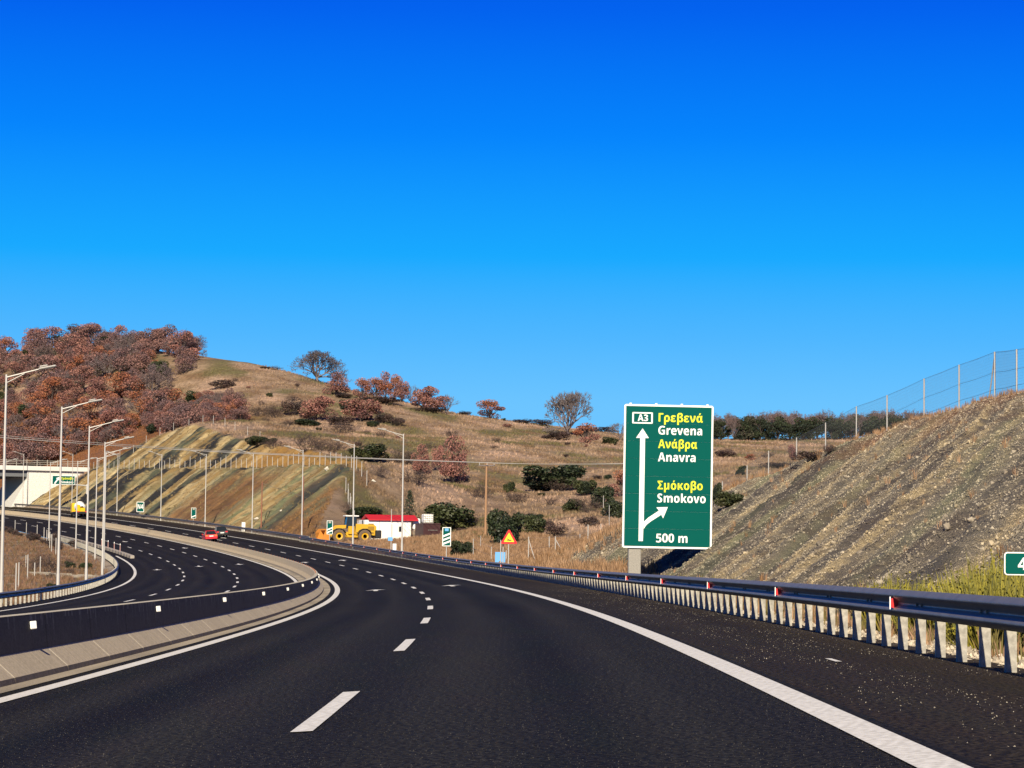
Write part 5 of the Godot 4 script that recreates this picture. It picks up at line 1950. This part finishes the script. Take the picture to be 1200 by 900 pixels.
func yard() -> void:
	var s := 345.5
	var t := thing("site_cabin", "white prefabricated cabin with a red roof behind the loader", "cabin", spot(s, 18.4, ground_y(s, 18.2)), turn_at(s) + 0.12)
	var k := Maker.new()
	k.soft_box(Vector3(-0.4, 1.35, -1.5), Vector3(6.4, 2.7, 3.0), 0.03)
	made("wall", k, m.cabin_white, t)
	k = Maker.new()
	k.prism(PackedVector2Array([Vector2(0.35, 2.66), Vector2(0.35, 2.80), Vector2(-1.5, 3.45), Vector2(-3.35, 2.80), Vector2(-3.35, 2.66), Vector2(-1.5, 3.30)]), -3.8, 3.1)
	var roof := made("roof", k, m.roof_red, t)
	roof.rotation.y = -PI / 2
	roof.position = Vector3(-0.05, 0, 0)
	k = Maker.new()
	for x in [-3.3, -1.55, 0.2, 1.95, 2.78]:
		k.box(Vector3(x, 1.35, 0.012), Vector3(0.05, 2.6, 0.03))
	made("wall_rib", k, m.post, t)
	for q in [[1.35, 1.55, 0.55, 0.75], [-2.75, 1.3, 0.8, 1.9]]:
		k = Maker.new()
		k.box(Vector3(q[0], q[1], 0.02), Vector3(q[2], q[3], 0.05))
		var w := made("window" if q[3] < 1.0 else "door", k, m.post, t)
		k = Maker.new()
		k.box(Vector3(q[0], q[1], 0.05), Vector3(q[2] - 0.12, q[3] - 0.12, 0.015))
		made("pane", k, m.glass, w)
	k = Maker.new()
	k.box(Vector3(2.83, 1.1, -1.4), Vector3(0.03, 2.0, 0.9))
	made("side_door", k, m.post, t)
	var tank := thing("wall_tank", "white box shaped water tank fixed at the right end of the cabin", "water tank", spot(s, 18.4, ground_y(s, 18.2)), turn_at(s) + 0.12)
	k = Maker.new()
	k.soft_box(Vector3(3.75, 2.25, -0.9), Vector3(1.0, 1.5, 1.2), 0.15)
	made("tank", k, m.cabin_white, tank)
	k = Maker.new()
	for q in [[3.35, -0.45], [4.15, -0.45], [3.35, -1.35], [4.15, -1.35]]:
		k.box(Vector3(q[0], 0.6, q[1]), Vector3(0.07, 1.9, 0.07))
	made("stand", k, m.post, tank)
	s = 340.0
	var g := ground_y(s, 22.8)
	var c := thing("container", "dark red metal container right of the cabin", "container", spot(s, 22.9, g), turn_at(s) + 0.1)
	k = Maker.new()
	k.box(Vector3(0, 1.1, -2), Vector3(2.3, 2.1, 4.0))
	made("body", k, m.container_red, c)
	k = Maker.new()
	for i in 12:
		k.box(Vector3(-1.0 + i * 0.18, 1.1, 0.03), Vector3(0.07, 1.9, 0.06))
	for y in [0.1, 2.1]:
		k.box(Vector3(0, y, 0.04), Vector3(2.36, 0.12, 0.1))
	made("corrugation", k, m.container_red, c)
	k = Maker.new()
	k.box(Vector3(0.1, 1.25, 0.08), Vector3(1.3, 0.04, 0.04))
	made("lock_bar", k, m.post, c)
	var ibc := thing("water_tank", "white caged water tank standing on the dark red container", "water tank", spot(s, 22.5, g + 2.17), turn_at(s) + 0.1)
	k = Maker.new()
	k.soft_box(Vector3(0, 0.62, -0.8), Vector3(1.3, 1.1, 1.1), 0.1)
	made("tank", k, m.cabin_white, ibc)
	k = Maker.new()
	for i in 6:
		k.box(Vector3(-0.66 + i * 0.264, 0.62, -0.22), Vector3(0.03, 1.16, 0.03))
	for i in 5:
		k.box(Vector3(0, 0.06 + i * 0.28, -0.21), Vector3(1.36, 0.03, 0.03))
	k.box(Vector3(0, 0.035, -0.8), Vector3(1.36, 0.07, 1.2))
	made("cage", k, m.post, ibc)
	s = 281.2
	var mast := thing("camera_mast", "thin mast with a small blue sign and a side arm in front of the cabin", "mast", spot(s, 9.0, 1.3), turn_at(s))
	k = Maker.new()
	k.tube(Vector3(0, 0, 0), Vector3(0, 5.1, 0), 0.05, 0.035, 8)
	made("pole", k, m.lamp, mast)
	k = Maker.new()
	k.box(Vector3(0.2, 3.55, 0), Vector3(1.0, 0.12, 0.2))
	k.box(Vector3(-0.28, 3.2, 0), Vector3(0.05, 0.7, 0.05))
	made("arm", k, m.white, mast)
	k = Maker.new()
	k.box(Vector3(-0.1, 1.9, 0.06), Vector3(0.5, 0.4, 0.03))
	made("small_sign", k, m.sign_blue, mast)
	for q in [[271.4, 8.2, 1.2, 0.38, 1.45, "white roadside cabinet behind the guardrail beside the nearest right lamp post"], [413.5, 8.5, 5.0, 0.55, 1.5, "white roadside cabinet by the lamp post below the far cut slope"]]:
		var b := thing("cabinet", q[5], "cabinet", spot(q[0], q[1], q[2]), turn_at(q[0]))
		k = Maker.new()
		k.soft_box(Vector3(0, q[4] * 0.5, 0), Vector3(q[3], q[4], 0.35), 0.02)
		made("body", k, m.white, b)
		k = Maker.new()
		k.soft_box(Vector3(0, q[4] + 0.02, 0), Vector3(q[3] + 0.08, 0.05, 0.42), 0.015)
		made("lid", k, m.post, b)
	for q in [[400.1, 26.3, 0.45, "pale boulder alone in the grass right of the berm fence"], [416.6, 22.4, 0.6, "white boulder at the right end of the berm fence"], [439.2, 28.1, 0.3, "small pale boulder above the end of the berm fence"], [413.0, 10.5, 0.45, "pale rock at the foot of the greenish cut slope"], [408.0, 13.5, 0.5, "pale rock midway on the greenish cut slope"], [432.0, 17.0, 0.45, "pale rock ledge high on the greenish cut slope"]]:
		var o := MeshInstance3D.new()
		o.name = numbered("boulder")
		o.mesh = pebble(700 + int(q[0]))
		o.material_override = m.pale_stone
		o.position = spot(q[0], q[1], ground_y(q[0], q[1]) + 0.1)
		o.scale = Vector3(q[2], q[2], q[2])
		add_child(o)
		tag(o, q[3], "boulder")
	loader()
	var rubble := thing("orange_machine", "low orange machine part left of the yellow loader", "machine", spot(352.0, 10.4, ground_y(352.0, 10.4)), turn_at(352.0) + 0.3)
	k = Maker.new()
	k.prism(PackedVector2Array([Vector2(-0.7, 0.0), Vector2(0.7, 0.0), Vector2(0.9, 0.7), Vector2(0.3, 1.25), Vector2(-0.4, 1.3), Vector2(-0.8, 0.8)]), -0.9, 0.9)
	made("drum_housing", k, m.orange, rubble)
	k = Maker.new()
	k.lathe(PackedVector2Array([Vector2(-0.95, 0.0), Vector2(-0.95, 0.45), Vector2(0.95, 0.45), Vector2(0.95, 0.0)]), Vector3(0, 0.45, 0), Basis(Vector3.UP, PI / 2))
	made("drum", k, m.rubber, rubble)


func wheel(t: Node3D, at_: Vector3, r: float, w: float, tyre: Material, rim: Material) -> void:
	# axle along z
	var turn := Basis(Vector3.UP, PI / 2)
	var k := Maker.new()
	k.lathe(PackedVector2Array([Vector2(-w * 0.5, r * 0.58), Vector2(-w * 0.5, r * 0.9), Vector2(-w * 0.36, r), Vector2(w * 0.36, r), Vector2(w * 0.5, r * 0.9), Vector2(w * 0.5, r * 0.58)]), Vector3.ZERO, turn, 20)
	var o := made("wheel", k, tyre, t)
	o.position = at_
	k = Maker.new()
	k.lathe(PackedVector2Array([Vector2(-w * 0.42, 0.0), Vector2(-w * 0.42, r * 0.3), Vector2(-w * 0.3, r * 0.35), Vector2(-w * 0.38, r * 0.58), Vector2(w * 0.38, r * 0.58), Vector2(w * 0.3, r * 0.35), Vector2(w * 0.42, r * 0.3), Vector2(w * 0.42, 0.0)]), Vector3.ZERO, turn, 16)
	made("rim", k, rim, o)


func loader() -> void:
	# side on, bucket to the left (-x), engine to the right
	var s := 338.0
	var t := thing("wheel_loader", "yellow wheel loader parked behind the guardrail, bucket to the left", "loader", spot(s, 11.9, ground_y(s, 11.9) + 0.1), turn_at(s) + 0.1)
	t.scale = Vector3.ONE * 1.05
	for q in [[-1.75, 0.95], [-1.75, -0.95], [1.5, 0.95], [1.5, -0.95]]:
		wheel(t, Vector3(q[0], 0.78, q[1]), 0.80, 0.58, m.tyre, m.loader_yellow)
	var k := Maker.new()
	k.prism(PackedVector2Array([Vector2(0.4, 1.0), Vector2(2.9, 0.9), Vector2(3.05, 1.2), Vector2(3.05, 2.0), Vector2(2.7, 2.25), Vector2(0.45, 2.3)]), -0.75, 0.75)
	made("engine_hood", k, m.loader_yellow, t)
	k = Maker.new()
	k.soft_box(Vector3(3.25, 1.05, 0), Vector3(0.75, 1.0, 2.2), 0.08)
	made("counterweight", k, m.black, t)
	k = Maker.new()
	k.soft_box(Vector3(-0.6, 0.95, 0), Vector3(2.8, 0.7, 1.1), 0.06)
	made("frame", k, m.loader_yellow, t)
	k = Maker.new()
	k.soft_box(Vector3(-0.1, 1.5, 0.62), Vector3(0.8, 1.0, 0.3), 0.04)
	made("ladder_box", k, m.loader_yellow, t)
	k = Maker.new()
	k.prism(PackedVector2Array([Vector2(-0.75, 1.75), Vector2(0.5, 1.75), Vector2(0.55, 3.15), Vector2(-0.55, 3.15)]), -0.62, 0.62)
	var cab := made("cab", k, m.glass, t)
	k = Maker.new()
	for p in [[-0.75, -0.55], [0.5, 0.55]]:
		for z in [-0.64, 0.64]:
			k.tube(Vector3(p[0], 1.7, z), Vector3(p[1], 3.2, z), 0.06, 0.06, 6)
	made("pillar", k, m.black, cab)
	k = Maker.new()
	k.soft_box(Vector3(0.0, 3.25, 0), Vector3(1.7, 0.16, 1.5), 0.05)
	made("cab_roof", k, m.cabin_white, t)
	k = Maker.new()
	for z in [-0.5, 0.5]:
		k.prism(PackedVector2Array([Vector2(-0.7, 1.75), Vector2(-0.7, 2.15), Vector2(-1.9, 2.1), Vector2(-3.1, 0.85), Vector2(-3.1, 0.45), Vector2(-2.75, 0.55), Vector2(-1.8, 1.65)]), z - 0.11, z + 0.11)
	made("lift_arm", k, m.loader_yellow, t)
	k = Maker.new()
	k.prism(PackedVector2Array([Vector2(-3.0, 0.15), Vector2(-4.1, 0.05), Vector2(-4.15, 0.15), Vector2(-3.25, 0.35), Vector2(-3.15, 1.15), Vector2(-3.5, 1.45), Vector2(-3.35, 1.5), Vector2(-2.95, 1.1)]), -1.3, 1.3)
	for z in [-1.32, 1.32]:
		k.prism(PackedVector2Array([Vector2(-3.0, 0.15), Vector2(-4.1, 0.05), Vector2(-3.5, 1.45), Vector2(-3.0, 1.1)]), z - 0.03, z + 0.03)
	made("bucket", k, m.orange, t)
	k = Maker.new()
	k.tube(Vector3(1.4, 2.2, 0.3), Vector3(1.4, 2.75, 0.3), 0.07, 0.07, 8)
	made("exhaust", k, m.black, t)
	for x in [-1.75, 1.5]:
		for z in [-0.98, 0.98]:
			k = Maker.new()
			for i in 5:
				var a0 := PI * (0.12 + 0.76 * i / 5.0)
				var a1 := PI * (0.12 + 0.76 * (i + 1) / 5.0)
				k.prism(PackedVector2Array([Vector2(x + cos(a0) * 0.9, 0.78 + sin(a0) * 0.9), Vector2(x + cos(a1) * 0.9, 0.78 + sin(a1) * 0.9), Vector2(x + cos(a1) * 0.97, 0.78 + sin(a1) * 0.97), Vector2(x + cos(a0) * 0.97, 0.78 + sin(a0) * 0.97)]), z - 0.3, z + 0.3)
			made("fender", k, m.black, t)
	k = Maker.new()
	for i in 6:
		k.box(Vector3(2.0 + i * 0.14, 1.75, 0.76), Vector3(0.06, 0.5, 0.02))
	k.box(Vector3(1.6, 1.2, 0.765), Vector3(2.2, 0.1, 0.02))
	made("grille", k, m.black, t)
	k = Maker.new()
	k.tube(Vector3(-0.6, 1.3, 0.3), Vector3(-2.0, 1.75, 0.3), 0.07, 0.07, 8)
	k.tube(Vector3(-0.6, 1.3, -0.3), Vector3(-2.0, 1.75, -0.3), 0.07, 0.07, 8)
	made("hydraulic_ram", k, m.steel, t)


func car(called: String, label: String, s: float, lat: float, paint: Material, tall: float) -> void:
	var t := thing(called, label, "car", spot(s, lat, road_y(s, lat)), turn_at(s))
	t.rotation.z = -CROSS * -1.0
	# the rear faces +z
	var k := Maker.new()
	var body := PackedVector2Array([Vector2(2.05, 0.30), Vector2(2.1, 0.62), Vector2(2.0, 0.92), Vector2(1.75, 0.98), Vector2(-0.9, 0.95), Vector2(-1.9, 0.78), Vector2(-2.1, 0.55), Vector2(-2.05, 0.28)])
	var flat := PackedVector2Array()
	for p in body:
		flat.append(Vector2(-p.x, p.y))
	k.prism(flat, -0.86, 0.86)
	var b := made("body", k, paint, t)
	b.rotation.y = PI / 2
	# the glasshouse, narrower at its top
	k = Maker.new()
	var lo := [Vector3(-0.80, 0.95, 1.85), Vector3(0.80, 0.95, 1.85), Vector3(0.80, 0.94, -1.0), Vector3(-0.80, 0.94, -1.0)]
	var hi := [Vector3(-0.60, tall, 1.35), Vector3(0.60, tall, 1.35), Vector3(0.60, tall, -0.25), Vector3(-0.60, tall, -0.25)]
	for i in 4:
		var j := (i + 1) % 4
		k.quad(lo[i], lo[j], hi[j], hi[i], (lo[i] + lo[j]) * Vector3(1, 0, 1) - Vector3(0, 0, 0.8))
	made("windows", k, m.glass, t)
	k = Maker.new()
	k.soft_box(Vector3(0, tall, 0.55), Vector3(1.28, 0.07, 1.75), 0.03)
	for x in [-1.0, 1.0]:
		k.tube(Vector3(0.79 * x, 0.95, 1.83), Vector3(0.60 * x, tall, 1.35), 0.045, 0.045, 6)
	made("roof", k, paint, t)
	for x in [-0.72, 0.72]:
		for z in [-1.3, 1.28]:
			var w := Node3D.new()
			w.name = "wheel_mount"
			t.add_child(w, true)
			w.position = Vector3(x, 0.33, z)
			w.rotation.y = PI / 2
			wheel_plain(w)
	for x in [-0.66, 0.66]:
		k = Maker.new()
		k.soft_box(Vector3(x, 0.80, 2.03), Vector3(0.34, 0.2, 0.12), 0.03)
		made("tail_light", k, m.car_red if paint != m.car_red else m.orange, t)
		k = Maker.new()
		k.soft_box(Vector3(x * 1.42, 1.02, -0.55), Vector3(0.2, 0.13, 0.1), 0.03)
		made("mirror", k, paint, t)
	k = Maker.new()
	k.soft_box(Vector3(0, 0.72 if paint == m.car_red else 0.66, 2.11), Vector3(0.56, 0.13, 0.02), 0.008)
	made("number_plate", k, m.white, t)
	k = Maker.new()
	k.soft_box(Vector3(0, 0.42, 2.07), Vector3(1.66, 0.22, 0.14), 0.04)
	made("bumper", k, m.rubber if paint != m.car_red else paint, t)


func wheel_plain(w: Node3D) -> void:
	var k := Maker.new()
	k.lathe(PackedVector2Array([Vector2(-0.11, 0.0), Vector2(-0.11, 0.3), Vector2(-0.08, 0.33), Vector2(0.08, 0.33), Vector2(0.11, 0.3), Vector2(0.11, 0.0)]), Vector3.ZERO, Basis(Vector3.UP, PI / 2), 16)
	made("tyre", k, m.rubber, w)


func vehicles() -> void:
	car("red_car", "red car driving away in the left lane, seen from behind", 379.0, -1.7, m.car_red, 1.48)
	car("black_car", "black car driving away in the right lane ahead of the red one", 394.0, 1.9, m.car_black, 1.56)
	var s := 535.0
	var t := thing("lorry", "yellow lorry with a rounded pale load on the far bend", "lorry", spot(s, 2.2, road_y(s, 2.2)), turn_at(s))
	var k := Maker.new()
	k.soft_box(Vector3(0, 0.75, 0), Vector3(2.2, 0.5, 6.0), 0.06)
	made("chassis", k, m.black, t)
	k = Maker.new()
	k.soft_box(Vector3(0, 1.7, -2.3), Vector3(2.2, 2.1, 1.6), 0.12)
	made("cab", k, m.car_yellow, t)
	k = Maker.new()
	k.soft_box(Vector3(-0.72, 1.6, 2.3), Vector3(0.75, 1.5, 0.8), 0.1)
	k.soft_box(Vector3(0.15, 1.3, 2.5), Vector3(1.0, 0.9, 0.5), 0.1)
	made("rear_frame", k, m.car_yellow, t)
	k = Maker.new()
	k.lathe(PackedVector2Array([Vector2(-1.7, 0.35), Vector2(-1.1, 0.85), Vector2(0.6, 1.1), Vector2(1.7, 0.75), Vector2(1.75, 0.0)]), Vector3(0.1, 1.95, 0.4), Basis(Vector3.UP, PI / 2) * Basis(Vector3.BACK, 0.12), 18)
	made("drum", k, m.cabin_white, t)
	for x in [-0.95, 0.95]:
		for z in [-2.2, 1.3, 2.4]:
			k = Maker.new()
			k.lathe(PackedVector2Array([Vector2(-0.15, 0.0), Vector2(-0.15, 0.46), Vector2(0.15, 0.46), Vector2(0.15, 0.0)]), Vector3.ZERO, Basis(), 16)
			var w := made("wheel", k, m.rubber, t)
			w.position = Vector3(x, 0.48, z)
	for x in [-0.8, 0.8]:
		k = Maker.new()
		k.soft_box(Vector3(x, 0.95, 3.0), Vector3(0.4, 0.2, 0.08), 0.02)
		made("tail_light", k, m.red, t)
